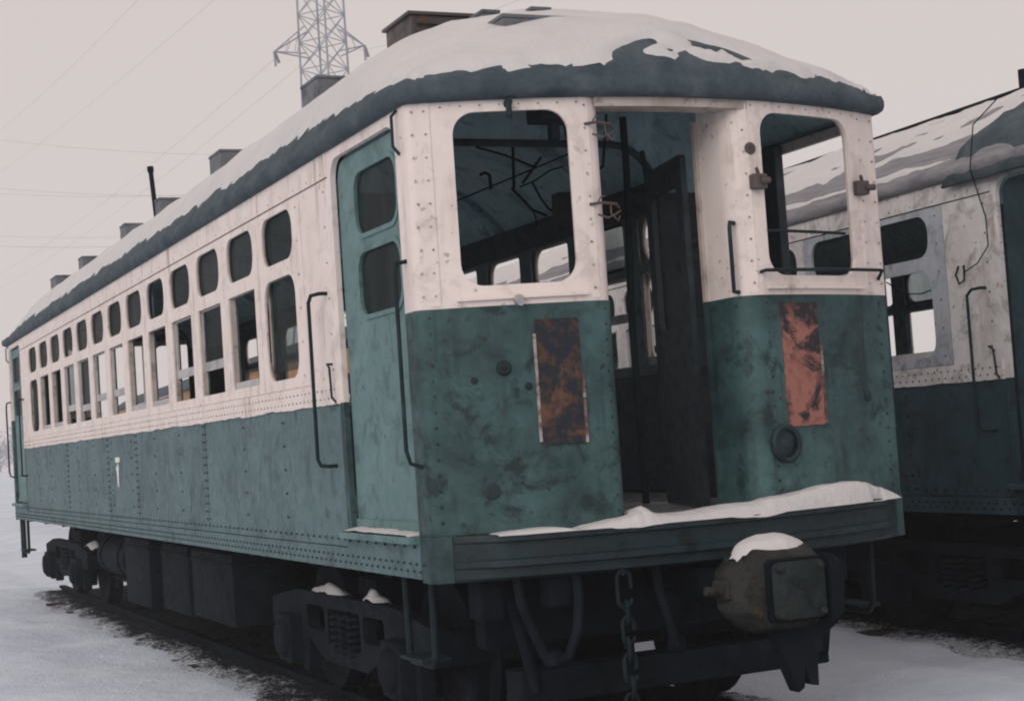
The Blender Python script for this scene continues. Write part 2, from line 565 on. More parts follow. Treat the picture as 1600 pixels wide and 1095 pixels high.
track(1.325, 0.0, -4.0, 15.0, 'rails and sleepers under the green and cream car in front', 3.0)
track(CAR2[0] + 1.325 - CAR2[1] * 0.0573, 0.0573, -5.0, 60, 'rails and sleepers under the dirty grey car at right', 8.0)

# ------------------------------------------------------------------ rail car
W, LEN, BOW = 2.65, 14.70, 0.30
ZS, ZF, ZB, ZFB, ZE = 1.0, 1.2, 1.87, 2.24, 3.20       # sill, floor, side belt, front belt, eave
WP, W0, WW = 0.8572, 1.897, 0.637                      # window pitch, first, width


def bow(x):
    return -BOW * (1 - (2 * x / W - 1) ** 2)


class Path:
    def __init__(s, pts):
        s.p = [Vector((a, b)) for a, b in pts]
        s.s = [0.0]
        for i in range(1, len(s.p)):
            s.s.append(s.s[-1] + (s.p[i] - s.p[i - 1]).length)
        s.nr = []
        for i in range(len(s.p)):
            a = s.p[max(i - 1, 0)]
            b = s.p[min(i + 1, len(s.p) - 1)]
            d = (b - a).normalized()
            s.nr.append(Vector((-d.y, d.x)))

    def at(s, t, d=0.0):
        t = min(max(t, 0), s.s[-1])
        for i in range(1, len(s.s)):
            if t <= s.s[i] + 1e-9:
                f = (t - s.s[i - 1]) / max(1e-9, s.s[i] - s.s[i - 1])
                p = s.p[i - 1].lerp(s.p[i], f)
                nn = s.nr[i - 1].lerp(s.nr[i], f).normalized()
                return p + nn * d
        return s.p[-1]

    def s_of_x(s, x):
        for i in range(1, len(s.p)):
            a, b = s.p[i - 1].x, s.p[i].x
            if a < b and a <= x <= b:
                return s.s[i - 1] + (x - a) / (b - a) * (s.s[i] - s.s[i - 1])
        return 0.0


def arc(cx, cy, r, a0, a1, n=6):
    return [(cx + r * math.cos(R(a0 + (a1 - a0) * k / n)), cy + r * math.sin(R(a0 + (a1 - a0) * k / n))) for k in range(n + 1)]


DL, DR = 0.90, 1.58
lp = [(0, 0.13), (0, 0.05)] + arc(0.045, bow(0.045) + 0.045, 0.045, 180, 262, 4)
lp += [(x, bow(x)) for x in [0.07 + 0.06 * i for i in range(13)]]
lp += arc(DL - 0.09, bow(DL - 0.09) + 0.09, 0.09, -90, 0, 6)[1:] + [(DL, 0.03)]
rp = [(DR, 0.03)] + arc(DR + 0.12, bow(DR + 0.12) + 0.12, 0.12, 180, 270, 8)
rp += [(x, bow(x)) for x in [DR + 0.17 + 0.06 * i for i in range(14)] if x < W - 0.07]
rp += arc(W - 0.045, bow(W - 0.045) + 0.045, 0.045, -82, 0, 4) + [(W, 0.05), (W, 0.13)]
PL, PR = Path(lp), Path(rp)


def roof_dist(x, y):
    """distance to the roof's edge in plan: side, end"""
    ds = min(x + 0.015, W + 0.015 - x)
    b_ = bow(min(max(x, 0), W))
    de = min(y - (b_ - 0.03), (LEN - b_ + 0.03) - y)
    return ds, de


ROOF_CURVE = 3.0


def roof_z(x, y, ns=True):
    ds, de = roof_dist(x, y)
    a = min(1, max(0, ds / (W / 2 + 0.015)))
    e = min(1, max(0, de / 1.6))
    A = (1 - (1 - a) ** ROOF_CURVE)
    Ee = (1 - (1 - e) ** 1.8)
    z = 3.298 + 0.59 * A * (0.06 + 0.94 * Ee)
    z += 0.03 * (1 - math.exp(-min(ds, de) / 0.03))
    if ns:
        z += 0.012 * fbm(x * 3, y * 3, 2)
        # sagging hood over the front door
        z += 0.07 * math.exp(-((x - 1.36) / 0.34) ** 2 - ((y + 0.12) / 0.20) ** 2)
    return z


def roof_grid(du, ys):
    us = [i / du for i in range(du + 1)]
    return us, ys


def plan(u, v):
    """u,v in 0..1 -> plan point inside the roof outline"""
    x = -0.015 + u * (W + 0.03)
    b_ = bow(min(max(x, 0), W)) - 0.03
    y = b_ + v * (LEN - 2 * b_)
    return x, y


def spaced(n_, L_, near):
    return None


VS = []
_v = 0.0
while _v < 1.0:
    VS.append(_v)
    d_ = _v * (LEN + 0.6)
    dend = (1 - _v) * (LEN + 0.6)
    _v += (0.013 if d_ < 0.35 else 0.03 if d_ < 2.0 else 0.07 if d_ < 8 else 0.11 if dend > 1.0 else 0.05) / (LEN + 0.6)
VS.append(1.0)
US = [0.5 - 0.5 * math.cos(math.pi * (0.06 + 0.88 * i / 84)) / math.cos(math.pi * 0.06) for i in range(85)]
US[0], US[-1] = 0.0, 1.0


def build_roof(root, mat, raw):
    nu, nv = len(US), len(VS)
    V, F = [], []
    for v in VS:
        for u in US:
            x, y = plan(u, v)
            V.append((x, y, roof_z(x, y)))
    for j in range(nv - 1):
        for i in range(nu - 1):
            F.append((j * nu + i, j * nu + i + 1, (j + 1) * nu + i + 1, (j + 1) * nu + i))
    per = [i for i in range(nu)] + [j * nu + nu - 1 for j in range(1, nv)] + [(nv - 1) * nu + i for i in range(nu - 2, -1, -1)] + [j * nu for j in range(nv - 2, 0, -1)]
    cen = Vector((W / 2, LEN / 2))
    prev = per
    for off, z in ((0.018, 3.29), (0.03, 3.262), (0.03, 3.235), (0.02, 3.212), (0.0, 3.198), (-0.11, 3.196)):
        ring = []
        for k in range(len(per)):
            p = Vector(V[per[k]])
            a = Vector(V[per[k - 1]])
            b = Vector(V[per[(k + 1) % len(per)]])
            t = (b - a)
            t.z = 0
            t.normalize()
            nn = Vector((t.y, -t.x, 0))
            lump = 0.016 * fbm(p.x * 3.5, p.y * 3.5, z * 2) + 0.009 * fbm(p.x * 12, p.y * 12, z)
            q = p + nn * (off + (lump if off > 0 else 0))
            zz = z + (0.012 * fbm(p.x * 3, p.y * 3, 7) if off > 0 else 0)
            V.append((q.x, q.y, zz))
            ring.append(len(V) - 1)
        for k in range(len(per)):
            F.append((prev[k], ring[k], ring[(k + 1) % len(per)], prev[(k + 1) % len(per)]))
        prev = ring
    m = MB()
    m.v, m.f = V, F
    return m.build('roof', mat, root, smooth=60)


def build_snow(root_mat, thick, label, patch):
    """snow sheet resting on the roof: sinks below the roof where it is bare"""
    nu, nv = len(US), len(VS)
    V, F, T = [], [], []
    for v in VS:
        for u in US:
            x, y = plan(u, v)
            t = thick(x, y)
            T.append(t)
            V.append((x, y, roof_z(x, y) + max(t, -0.05)))
    for j in range(nv - 1):
        for i in range(nu - 1):
            q = (j * nu + i, j * nu + i + 1, (j + 1) * nu + i + 1, (j + 1) * nu + i)
            if max(T[k] for k in q) > -0.03:
                F.append(q)
    me = bpy.data.meshes.new('roof_snow')
    me.from_pydata(V, [], F)
    me.shade_smooth()
    o = link_mesh('roof_snow', me, M['snow'])
    o.matrix_world = root_mat
    return tag(o, label, 'snow', kind='stuff')


def side_map(sx):
    """(s,z,depth) on the side of the car; sx=0 near side, 1 far side (depth runs inwards)"""
    if sx == 0:
        return lambda s, z, d: (d, s, z)
    return lambda s, z, d: (W - d, s, z)


def path_map(P):
    def f(s, z, d):
        p = P.at(s, d)
        return (p.x, p.y, z)
    return f


def rivet_line(mb, pts, nrm, r=0.0085, h=0.006):
    """flat round heads with their axis along nrm"""
    nrm = Vector(nrm).normalized()
    a = Vector((0, 0, 1)) if abs(nrm.z) < 0.9 else Vector((1, 0, 0))
    u = nrm.cross(a).normalized()
    w_ = nrm.cross(u)
    for p in pts:
        p = Vector(p)
        ring = [(u * math.cos(k * math.pi / 3) + w_ * math.sin(k * math.pi / 3)) for k in range(6)]
        vs = [p + q * r for q in ring] + [p + q * r * 0.55 + nrm * h for q in ring]
        fs = [(k, (k + 1) % 6, 6 + (k + 1) % 6, 6 + k) for k in range(6)] + [(6, 7, 8, 9, 10, 11)]
        mb.add(vs, fs)


def frange(a, b, st):
    n_ = max(1, int(round((b - a) / st)))
    return [a + (b - a) * i / n_ for i in range(n_ + 1)]


def make_truck(root, yc):
    t = MB()
    # bolster and transoms
    t.box(0.42, 2.23, yc - 0.16, yc + 0.16, 0.52, 0.86)
    t.box(0.5, 2.15, yc - 0.36, yc - 0.26, 0.42, 0.62)
    t.box(0.5, 2.15, yc + 0.26, yc + 0.36, 0.42, 0.62)
    t.box(0.9, 1.75, yc - 0.8, yc - 0.38, 0.2, 0.78)
    t.box(0.9, 1.75, yc + 0.38, yc + 0.8, 0.2, 0.78)
    for y in (yc - 1.45, yc + 1.45):
        t.box(0.34, 2.31, y - 0.05, y + 0.05, 0.5, 0.66)
    tr = t.build('truck', M['iron'], root, bevel=0.012)
    for s_ in (0, 1):
        X = 0.30 if s_ == 0 else 2.35
        mp = lambda s, z, d, X=X: (X + d, s, z)
        outl = [(yc - 1.5, 0.50), (yc - 1.24, 0.50), (yc - 1.24, 0.26), (yc - 1.16, 0.26), (yc - 1.16, 0.5), (yc - 0.84, 0.5), (yc - 0.84, 0.26), (yc - 0.74, 0.26), (yc - 0.7, 0.48), (yc - 0.4, 0.36), (yc + 0.4, 0.36), (yc + 0.7, 0.48), (yc + 0.74, 0.26), (yc + 0.84, 0.26), (yc + 0.84, 0.5), (yc + 1.16, 0.5), (yc + 1.16, 0.26), (yc + 1.24, 0.26), (yc + 1.24, 0.5), (yc + 1.5, 0.5), (yc + 1.5, 0.68), (yc + 0.9, 0.76), (yc - 0.9, 0.76), (yc - 1.5, 0.68)]
        holes = [rrect(yc - 0.72, yc - 0.36, 0.53, 0.68, 0.04), rrect(yc + 0.36, yc + 0.72, 0.53, 0.68, 0.04), rrect(yc - 0.3, yc + 0.3, 0.46, 0.68, 0.03)]
        plate_obj('side_frame', M['iron'], tr, outl, holes, -0.04, 0.04, mp)
        sp = MB()
        for k in (-0.15, 0.0, 0.15):
            sp.tube([(X + 0.06 * math.cos(a * 0.7), yc + k + 0.06 * math.sin(a * 0.7), 0.42 + 0.24 * a / 54) for a in range(55)], 0.013, 5)
        sp.build('spring', M['iron'], tr)
        for yw in (yc - 1.0, yc + 1.0):
            ax = MB()
            ax.box(X - 0.12, X + 0.12, yw - 0.15, yw + 0.15, 0.30, 0.60)
            ax.lathe([(-0.16 if s_ == 0 else 0.16, 0.10), (-0.12 if s_ == 0 else 0.12, 0.135)], (X, yw, 0.45), 'x', 14)
            ax.build('axle_box', M['iron'], tr, bevel=0.02)
            for dirn in (1, -1):
                bs = MB()
                xq = 0.60 if s_ == 0 else 2.05
                bs.tube([(xq, yw + dirn * 0.47 * math.cos(R(a)), 0.5 + 0.47 * math.sin(R(a))) for a in (-28, -14, 0, 14, 28)], 0.04, 6)
                bs.tube([(xq, yw + dirn * 0.47, 0.55), (xq, yw + dirn * 0.5, 0.95)], 0.02, 6)
                bs.build('brake_shoe', M['iron'], tr)
    for yw in (yc - 1.0, yc + 1.0):
        for xw, sg in ((0.5725, 1), (2.0775, -1)):
            wl = MB()
            prof = [(-0.06 * sg, 0.10), (-0.06 * sg, 0.33), (-0.065 * sg, 0.345), (-0.065 * sg, 0.41), (0.045 * sg, 0.42), (0.05 * sg, 0.445), (0.075 * sg, 0.445), (0.075 * sg, 0.345), (0.02 * sg, 0.33), (0.02 * sg, 0.1)]
            wl.lathe(prof, (xw, yw, 0.50), 'x', 32)
            wl.build('wheel', M['iron'], tr)
        MB().lathe([(0, 0.07), (2.05, 0.07)], (0.30, yw, 0.50), 'x', 12).build('axle', M['iron'], tr)
    return tr


def make_car(name, loc, rz, k):
    """k: dict of the car's own colours and state"""
    root = empty(name, loc, rz)
    near = k['near']
    # ---- floor and underframe
    MB().box(0.03, W - 0.03, 0.05, LEN - 0.05, 1.10, 1.195).build('floor', M['floor'], root)
    u = MB()
    for x in (0.95, 1.55):
        u.box(x - 0.05, x + 0.15, 0.1, LEN - 0.1, 0.86, 1.098)
    for y in frange(0.8, LEN - 0.8, 1.3):
        u.box(0.06, W - 0.06, y - 0.05, y + 0.05, 0.97, 1.097)
    u.build('underframe', M['iron'], root)
    rv_g, rv_w = MB(), MB()
    # ---- sides
    for sx in (0, 1):
        mp = side_map(sx)
        out_n = (-1, 0, 0) if sx == 0 else (1, 0, 0)
        gs = k['green_side']
        # lower panels
        seams = [1.20, 4.27, 6.69, 7.99, 10.28, 13.50]
        for a, b in zip(seams[:-1], seams[1:]):
            plate_obj('side_panel', gs, root, rrect(a + 0.007, b - 0.007, 1.115, ZB, 0), [], 0.0, 0.02, mp, frange(a, b, 0.3), wob=0.014)
        plate_obj('side_sill', gs, root, [(0.135, 1.0), (LEN - 0.135, 1.0), (LEN - 0.135, 1.196), (13.50, 1.196), (13.50, 1.11), (1.20, 1.11), (1.20, 1.196), (0.135, 1.196)], [], -0.008, 0.03, mp)
        # belt rail: proud white band, ragged lower edge where the paint has peeled
        lo = []
        rr = random.Random(5 + sx)
        for s_ in frange(1.20, 13.50, 0.05):
            lo.append((s_, ZB - 0.004 + 0.009 * fbm(s_ * 2.2, sx * 9, 1) + 0.006 * fbm(s_ * 9, sx * 9, 1)))
        plate_obj('belt_rail', k['white'], root, lo + [(13.50, 1.985), (1.20, 1.985)], [], -0.012, 0.05, mp)
        if near or sx == 0:
            P = [(mp(s_, z, -0.0)) for a in seams[1:-1] for off in (-0.035, 0.035) for z in frange(1.2, 1.84, 0.055) for s_ in (a + off,)]
            rivet_line(rv_g, P, out_n, 0.0075, 0.009)
            P = [mp(s_, 1.07, -0.008) for s_ in frange(0.1, 14.6, 0.085)] + [mp(s_, 1.035, -0.008) for s_ in frange(0.14, 14.6, 0.085)]
            P += [mp(s_, 1.155, -0.004) for s_ in frange(1.25, 13.4, 0.11)] + [mp(s_, 1.15, -0.009) for s_ in frange(0.2, 1.15, 0.13)]
            for a, b in zip(seams[:-1], seams[1:]):
                c_ = (a + b) / 2
                P += [mp(c_ + q, z, -0.004) for q in (-0.45, 0.45) for z in frange(1.25, 1.8, 0.14)]
            rivet_line(rv_g, P, out_n, 0.0085, 0.009)
            P = [mp(s_, 1.945, -0.012) for s_ in frange(1.25, 13.45, 0.075)] + [mp(s_, 1.90, -0.012) for s_ in frange(1.28, 13.45, 0.075)]
            P += [mp(s_, 3.095, 0.0) for s_ in frange(1.3, 13.4, 0.26)]
            P += [mp(s_, z, 0.0) for s_ in (1.28, 1.80, 13.42) for z in frange(2.05, 3.0, 0.19)]
            rivet_line(rv_w, P, out_n, 0.0075, 0.006)
        # letter board over the windows, in lengths
        lb = [1.20, 3.05, 5.1, 7.0, 9.4, 11.5, 13.50]
        for a, b in zip(lb[:-1], lb[1:]):
            plate_obj('letterboard', k['white'], root, rrect(a + 0.003, b - 0.003, 3.070, 3.212, 0), [], -0.003, 0.03, mp)
        # window modules
        edges = [1.24] + [W0 + i * WP + WW + (WP - WW) / 2 for i in range(13)]
        edges[-1] = 13.46
        edges0 = 1.72
        plate_obj('side_post', k['white'], root, rrect(1.20, edges0 - 0.004, 1.985, 3.060, 0), [], 0.0, 0.03, mp)
        edges[0] = edges0
        plate_obj('side_post', k['white'], root, rrect(edges[-1] - 0.30 + 0.004, 13.50, 1.985, 3.060, 0), [], 0.0, 0.03, mp)
        edges[-1] = 13.16
        for i in range(13):
            y0 = W0 + i * WP
            y1 = y0 + WW
            up = rrect(y0, y1, 2.735, 3.02, 0.115, 6)
            rounded = i in (0, 12)
            lo_ = rrect(y0, y1, 2.05, 2.645, 0.12 if rounded else 0.012, 5)
            wm = k['panel'] if (k['panel'] and i < 2) else k['white']
            wp_ = plate_obj('window_panel', wm, root, rrect(edges[i] + 0.004, edges[i + 1] - 0.004, 1.989, 3.060, 0), [up, lo_], 0.0, 0.012, mp)
            # upper light: glass and thin inner frame
            plate_obj('window_frame', k['jamb'], wp_, rrect(y0 - 0.03, y1 + 0.03, 2.70, 3.05, 0.12), [rrect(y0 - 0.004, y1 + 0.004, 2.731, 3.024, 0.118)], 0.013, 0.022, mp)
            gl = k['glass'](sx, i)
            if gl[0]:
                plate_obj('pane', M['glass_dark'] if i % 3 else M['glass'], wp_, rrect(y0 - 0.02, y1 + 0.02, 2.71, 3.04, 0.11), [], 0.023, 0.027, mp)
            # lower opening: deep jambs, sash
            jb = MB()
            d0, d1 = (0.013, 0.046)
            def jbox(s0, s1, z0, z1):
                p, q = mp(s0, z0, d0), mp(s1, z1, d1)
                jb.box(min(p[0], q[0]), max(p[0], q[0]), s0, s1, z0, z1)
            jbox(y0 - 0.03, y0 - 0.002, 2.03, 2.67)
            jbox(y1 + 0.002, y1 + 0.03, 2.03, 2.67)
            jbox(y0 - 0.0015, y1 + 0.0015, 2.647, 2.67)
            jbox(y0 - 0.0015, y1 + 0.0015, 2.025, 2.047)
            jb.build('jamb', k['jamb'], wp_, None)
            st = gl[1]
            if st is not None:
                # raised or lowered sash: rails, stiles, sometimes glass
                zb_ = 2.05 + st
                zt = 2.645
                if rounded:
                    plate_obj('sash', k['jamb'], wp_, rrect(y0 - 0.02, y1 + 0.02, 2.03, 2.665, 0.13), [rrect(y0 - 0.002, y1 + 0.002, 2.048, 2.647, 0.12)], 0.0135, 0.022, mp)
                else:
                    plate_obj('sash', M['sash'], wp_, rrect(y0 + 0.001, y1 - 0.001, zb_, zt, 0), [rrect(y0 + 0.028, y1 - 0.028, zb_ + 0.062, zt - 0.012, 0.01)], 0.024, 0.040, mp)
                if gl[2]:
                    plate_obj('pane', M['glass'], wp_, rrect(y0 + 0.01, y1 - 0.01, zb_ + 0.05, zt - 0.005, 0), [], 0.030, 0.034, mp)
            else:
                b_ = MB()
                p, q = mp(y0, 2.05, 0.016), mp(y1, 2.05, 0.0455)
                b_.box(min(p[0], q[0]), max(p[0], q[0]), y0 + 0.002, y1 - 0.002, 2.049, 2.095)
                b_.build('window_sill', M['sash'], wp_, None)
        # inner lining
        holes = [rrect(W0 + i * WP - 0.01, W0 + i * WP + WW + 0.01, 2.70, 3.03, 0.06) for i in range(13)] + [rrect(W0 + i * WP - 0.01, W0 + i * WP + WW + 0.01, 2.04, 2.655, 0.02) for i in range(13)]
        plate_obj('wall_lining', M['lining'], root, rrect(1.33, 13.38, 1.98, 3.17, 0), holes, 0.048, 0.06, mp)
        plate_obj('wainscot', M['interior_dark'], root, rrect(1.33, 13.38, 1.21, 1.978, 0), [], 0.060, 0.07, mp)  # lower lining darkened in colour so the doorway looks unlit
        # door ways at both ends of the side
        for e in (0, 1):
            a, b = (0.13, 1.20) if e == 0 else (LEN - 1.20, LEN - 0.13)
            da, db = (0.155, 1.145) if e == 0 else (LEN - 1.145, LEN - 0.155)
            dh = rrect(da, db, 1.0, 3.145, 0.11, 7)
            dh = [(s_, max(z, 1.197)) for s_, z in dh]
            # frame: cream above the belt, green below
            up_ = [p for p in dh if p[1] > ZB]
            up_.sort(key=lambda p: math.atan2(p[1] - 2.3, p[0] - (da + db) / 2) if True else 0)
            arch_ = [(s_, z) for s_, z in rrect(da, db, 1.0, 3.145, 0.11, 7) if z > 2.0]
            za, zb2 = (ZFB, ZB) if e == 0 else (ZB, ZFB)
            outer = [(a, za), (da, za)] + [p for p in arch_[::-1] if p[1] > ZFB + 0.01] + [(db, zb2), (b, zb2), (b, 3.212), (a, 3.212)]
            plate_obj('door_frame', k['white'], root, outer, [], 0.0, 0.03, mp)
            for s0, s1, zt_ in ((a, da, za), (db, b, zb2)):
                if s1 - s0 > 0.005:
                    plate_obj('door_post', k['green_front'], root, rrect(s0, s1, 1.197, zt_ - 0.001, 0), [], 0.0, 0.03, mp)  # darker green stands in for the shadow groove beside the door
            # threshold
            th = MB()
            p, q = mp(a, 1.17, -0.06), mp(b, 1.2, 0.03)
            th.box(min(p[0], q[0]), max(p[0], q[0]), a + 0.01, b - 0.01, 1.165, 1.199)
            th.build('door_step', k['green_door'], root, bevel=0.005)
            if (sx, e) in k['no_door']:
                continue
            o1 = (da + 0.10, db - 0.29) if e == 0 else (da + 0.29, db - 0.10)
            o1 = (da + 0.085, db - 0.29) if e == 0 else (da + 0.29, db - 0.085)
            outd = [(s_, max(z, 1.215)) for s_, z in rrect(da + (0.012 if e == 0 else 0.028), db - (0.028 if e == 0 else 0.012), 1.0, 3.125, 0.10, 7)]
            hl = [rrect(o1[0], o1[1], 2.70, 3.02, 0.10, 6), rrect(o1[0], o1[1], 2.29, 2.61, 0.10, 6)]
            dr = plate_obj('door', k['green_door'], root, outd, hl, 0.032, 0.062, mp)
            for z0, z1 in ((2.69, 3.03), (2.28, 2.62)):
                plate_obj('pane', M['glass_dark'], dr, rrect(o1[0] - 0.015, o1[1] + 0.015, z0, z1, 0.1), [], 0.042, 0.046, mp)
                plate_obj('window_bead', k['green_door'], dr, rrect(o1[0] - 0.022, o1[1] + 0.022, z0 - 0.012, z1 + 0.012, 0.115), [rrect(o1[0] + 0.002, o1[1] - 0.002, z0 + 0.012, z1 - 0.012, 0.098)], 0.024, 0.0318, mp)
            # lock rail and kick strip on the door
            kk = MB()
            p, q = mp(da, 1.22, 0.022), mp(db, 1.3, 0.0315)
            kk.box(min(p[0], q[0]), max(p[0], q[0]), da + 0.02, db - 0.02, 1.216, 1.262)
            kk.build('kick_plate', k['green_door'], dr, None)
        # hand rails beside the doors
        sgn = -1 if sx == 0 else 1
        X0 = 0 if sx == 0 else W
        for yy, z0, z1 in ((1.42, 1.54, 2.46), (LEN - 1.42, 1.54, 2.46)):
            h = MB()
            off = 0.075 * sgn
            yi = yy - 0.10 if yy < 5 else yy + 0.10
            h.tube([(X0, yi, z1), (X0 + off * 0.6, yi, z1), (X0 + off, (yi + yy) / 2, z1 - 0.005), (X0 + off, yy, z1 - 0.04), (X0 + off, yy, z0 + 0.04), (X0 + off, (yi + yy) / 2, z0 + 0.005), (X0 + off * 0.6, yi, z0), (X0, yi, z0)], 0.0105, 8)
            h.build('grab_rail', M['iron_green'], root)
        h = MB()
        h.tube([(X0, 1.30, 2.08), (X0 + 0.03 * sgn, 1.30, 2.08), (X0 + 0.035 * sgn, 1.25, 2.06), (X0 + 0.035 * sgn, 1.235, 1.90), (X0, 1.235, 1.86)], 0.007, 6)
        h.build('hook', M['iron_green'], root)
        for yy in (0.095, LEN - 0.095):
            h = MB()
            h.tube([(X0, yy, 2.48), (X0 + 0.05 * sgn, yy, 2.47), (X0 + 0.06 * sgn, yy, 2.42), (X0 + 0.06 * sgn, yy, 1.60), (X0 + 0.05 * sgn, yy - 0.02, 1.54), (X0, yy - 0.04, 1.52)], 0.0105, 8)
            h.build('grab_rail', M['iron_green'], root)
            for yq in (yy,):
                h = MB()
                h.tube([(X0 + 0.004 * sgn, yq, 3.19), (X0 + 0.03 * sgn, yq, 3.16), (X0 + 0.03 * sgn, yq, 3.02), (X0 + 0.004 * sgn, yq - 0.01, 2.98)], 0.008, 6)
                h.build('lamp_bracket', M['iron_green'], root)
    # ---- front and rear ends (rear is the front turned round)
    for e in (0, 1):
        ends = []
        for P, side in ((PL, 0), (PR, 1)):
            base = path_map(P)
            mp = base if e == 0 else (lambda s, z, d, base=base: (lambda p: (W - p[0], LEN - p[1], p[2]))(base(s, z, d)))
            T = P.s[-1]
            cuts = [c for c in P.s[1:-1]]
            lowp = plate_obj('front_panel', k['green_front'], root, rrect(0, T, 1.2, ZFB - 0.001, 0), [], 0.0, 0.03, mp, cuts, wob=0.012 if e == 0 else 0)
            wx = (0.20, 0.72) if side == 0 else (1.76, 2.40)
            s0, s1 = P.s_of_x(wx[0]), P.s_of_x(wx[1])
            hole = rrect(s0, s1, 2.335, 3.145, 0.105, 7)
            upp = plate_obj('window_wall', k['white'], root, rrect(0, T, ZFB, 3.212, 0), [hole], 0.0, 0.02, mp, cuts)
            plate_obj('window_frame', k['jamb'], upp, rrect(s0 - 0.028, s1 + 0.028, 2.307, 3.173, 0.13, 7), [rrect(s0 - 0.004, s1 + 0.004, 2.331, 3.149, 0.108, 7)], 0.0205, 0.034, mp, cuts)
            # cover strips: seams beside the window, drip strip below it
            xs_ = (0.085, 0.80) if side == 0 else (1.66, 2.49)
            for xx in xs_:
                sc_ = P.s_of_x(xx)
                plate_obj('cover_strip', k['white'], upp, rrect(sc_ - 0.022, sc_ + 0.022, ZFB + 0.012, 3.20, 0.0), [], -0.005, -0.0005, mp)
            plate_obj('drip_strip', k['white'], upp, rrect(s0 - 0.03, s1 + 0.04, 2.268, 2.284, 0.0), [], -0.022, -0.0005, mp, cuts)
            if e == 0:
                for xx in xs_ + ((0.03,) if side == 0 else (2.60,)):
                    sc_ = P.s_of_x(xx)
                    for z in frange(2.3, 3.16, 0.11):
                        p = mp(sc_ + random.uniform(-0.004, 0.004), z, -0.005)
                        q = mp(sc_, z, -1.0)
                        rivet_line(rv_w, [p], Vector(q) - Vector(p), 0.0065, 0.006)
                for z in (3.175,):
                    for s_ in frange(s0 - 0.05, s1 + 0.05, 0.09):
                        p, q = mp(s_, z, 0), mp(s_, z, -1)
                        rivet_line(rv_w, [p], Vector(q) - Vector(p), 0.006, 0.005)
                for xx in ((0.05, 0.84) if side == 0 else (1.72, 2.56)):
                    sc_ = P.s_of_x(xx)
                    for z in frange(1.26, 2.2, 0.075):
                        p, q = mp(sc_, z, 0), mp(sc_, z, -1)
                        rivet_line(rv_g, [p], Vector(q) - Vector(p), 0.009, 0.009)
            sa, sb = (0.0, P.s_of_x(0.10)) if side == 0 else (P.s_of_x(W - 0.10), T)
            plate_obj('corner_angle', k['green_front'], root, rrect(sa, sb, 0.985, 1.199, 0), [], -0.004, 0.025, mp, cuts)
            ends.append((P, mp, lowp, upp))
        # door header and end sill under the platform
        def emap(pts):
            return pts if e == 0 else [(W - p[0], LEN - p[1], p[2]) for p in pts]
        hd = MB()
        xs_ = frange(DL - 0.04, DR + 0.12, 0.08)
        V, F = [], []
        for x in xs_:
            y = bow(x)
            V += emap([(x, y + 0.002, 3.155), (x, y + 0.002, 3.214), (x, y + 0.14, 3.214), (x, y + 0.14, 3.155)])
        for i in range(len(xs_) - 1):
            for a in range(4):
                F.append((i * 4 + a, i * 4 + (a + 1) % 4, i * 4 + 4 + (a + 1) % 4, i * 4 + 4 + a))
        F += [(0, 1, 2, 3), tuple(len(V) - 4 + a for a in (3, 2, 1, 0))]
        hd.add(V, F)
        hd.build('door_header', k['jamb'], root, None)
        es = MB()
        xs_ = frange(0.085, W - 0.085, 0.06)
        prof = [(0.10, 1.196), (-0.105, 1.196), (-0.115, 1.188), (-0.115, 1.165), (-0.085, 1.158), (-0.085, 1.085), (-0.105, 1.078), (-0.105, 1.05), (-0.07, 1.042), (-0.07, 1.0), (-0.03, 0.985), (0.10, 0.985)]
        V, F = [], []
        for x in xs_:
            y = bow(x)
            tp = min(1.0, max(0.12, (min(x, W - x) - 0.05) / 0.22))
            V += emap([(x, y + (a * tp if a < 0 else a), z) for a, z in prof])
        n_ = len(prof)
        for i in range(len(xs_) - 1):
            for a in range(n_):
                F.append((i * n_ + a, i * n_ + (a + 1) % n_, (i + 1) * n_ + (a + 1) % n_, (i + 1) * n_ + a))
        F += [tuple(range(n_)), tuple(len(V) - 1 - a for a in range(n_))]
        es.add(V, F)
        es.build('end_sill', M['end_sill'], root, 30)
        if e == 0:
            front_ends = ends
    if k['front_detail']:
        front_details(root, front_ends, k)
    # ---- interior: ceiling, ribs, bulkheads
    xs_ = [0.03 + (W - 0.06) * i / 24 for i in range(25)]
    cz = lambda x: 3.17 + 0.57 * (1 - abs(2 * x / W - 1) ** 3.0)
    V, F = [], []
    for y in (-0.02, LEN + 0.02):
        V += [(x, y, cz(x)) for x in xs_]
    F = [(i, i + 1, 25 + i + 1, 25 + i) for i in range(24)]
    V2, F2 = [], []
    ys_ = frange(0.12, LEN - 0.12, 0.6)
    for y in ys_:
        E_ = min(1, min(y, LEN - y) / 1.0 + 0.25)
        V2 += [(x, y, 3.185 + (cz(x) - 3.185) * E_) for x in xs_] + [(x, y, 3.20 + (cz(x) - 3.17) * E_) for x in xs_]
    for j in range(len(ys_) - 1):
        for i in range(24):
            a = j * 50 + i
            F2 += [(a, a + 1, a + 51, a + 50), (a + 25, a + 75, a + 76, a + 26)]
    mcl = MB()
    mcl.add(V2, F2)
    mcl.build('ceiling', M['ceiling'], root, 60)
    for y in [1.32] + [3.0 + 1.714 * i for i in range(6)] + [LEN - 1.32]:
        rb = MB()
        V, F = [], []
        for x in xs_:
            z = cz(x)
            V += [(x, y - 0.035, z + 0.004), (x, y + 0.035, z + 0.004), (x, y + 0.035, z - 0.06), (x, y - 0.035, z - 0.06)]
        for i in range(24):
            for a in range(4):
                F.append((i * 4 + a, i * 4 + (a + 1) % 4, i * 4 + 4 + (a + 1) % 4, i * 4 + 4 + a))
        rb.add(V, F)
        rb.build('ceiling_rib', M['interior'], root, 40)
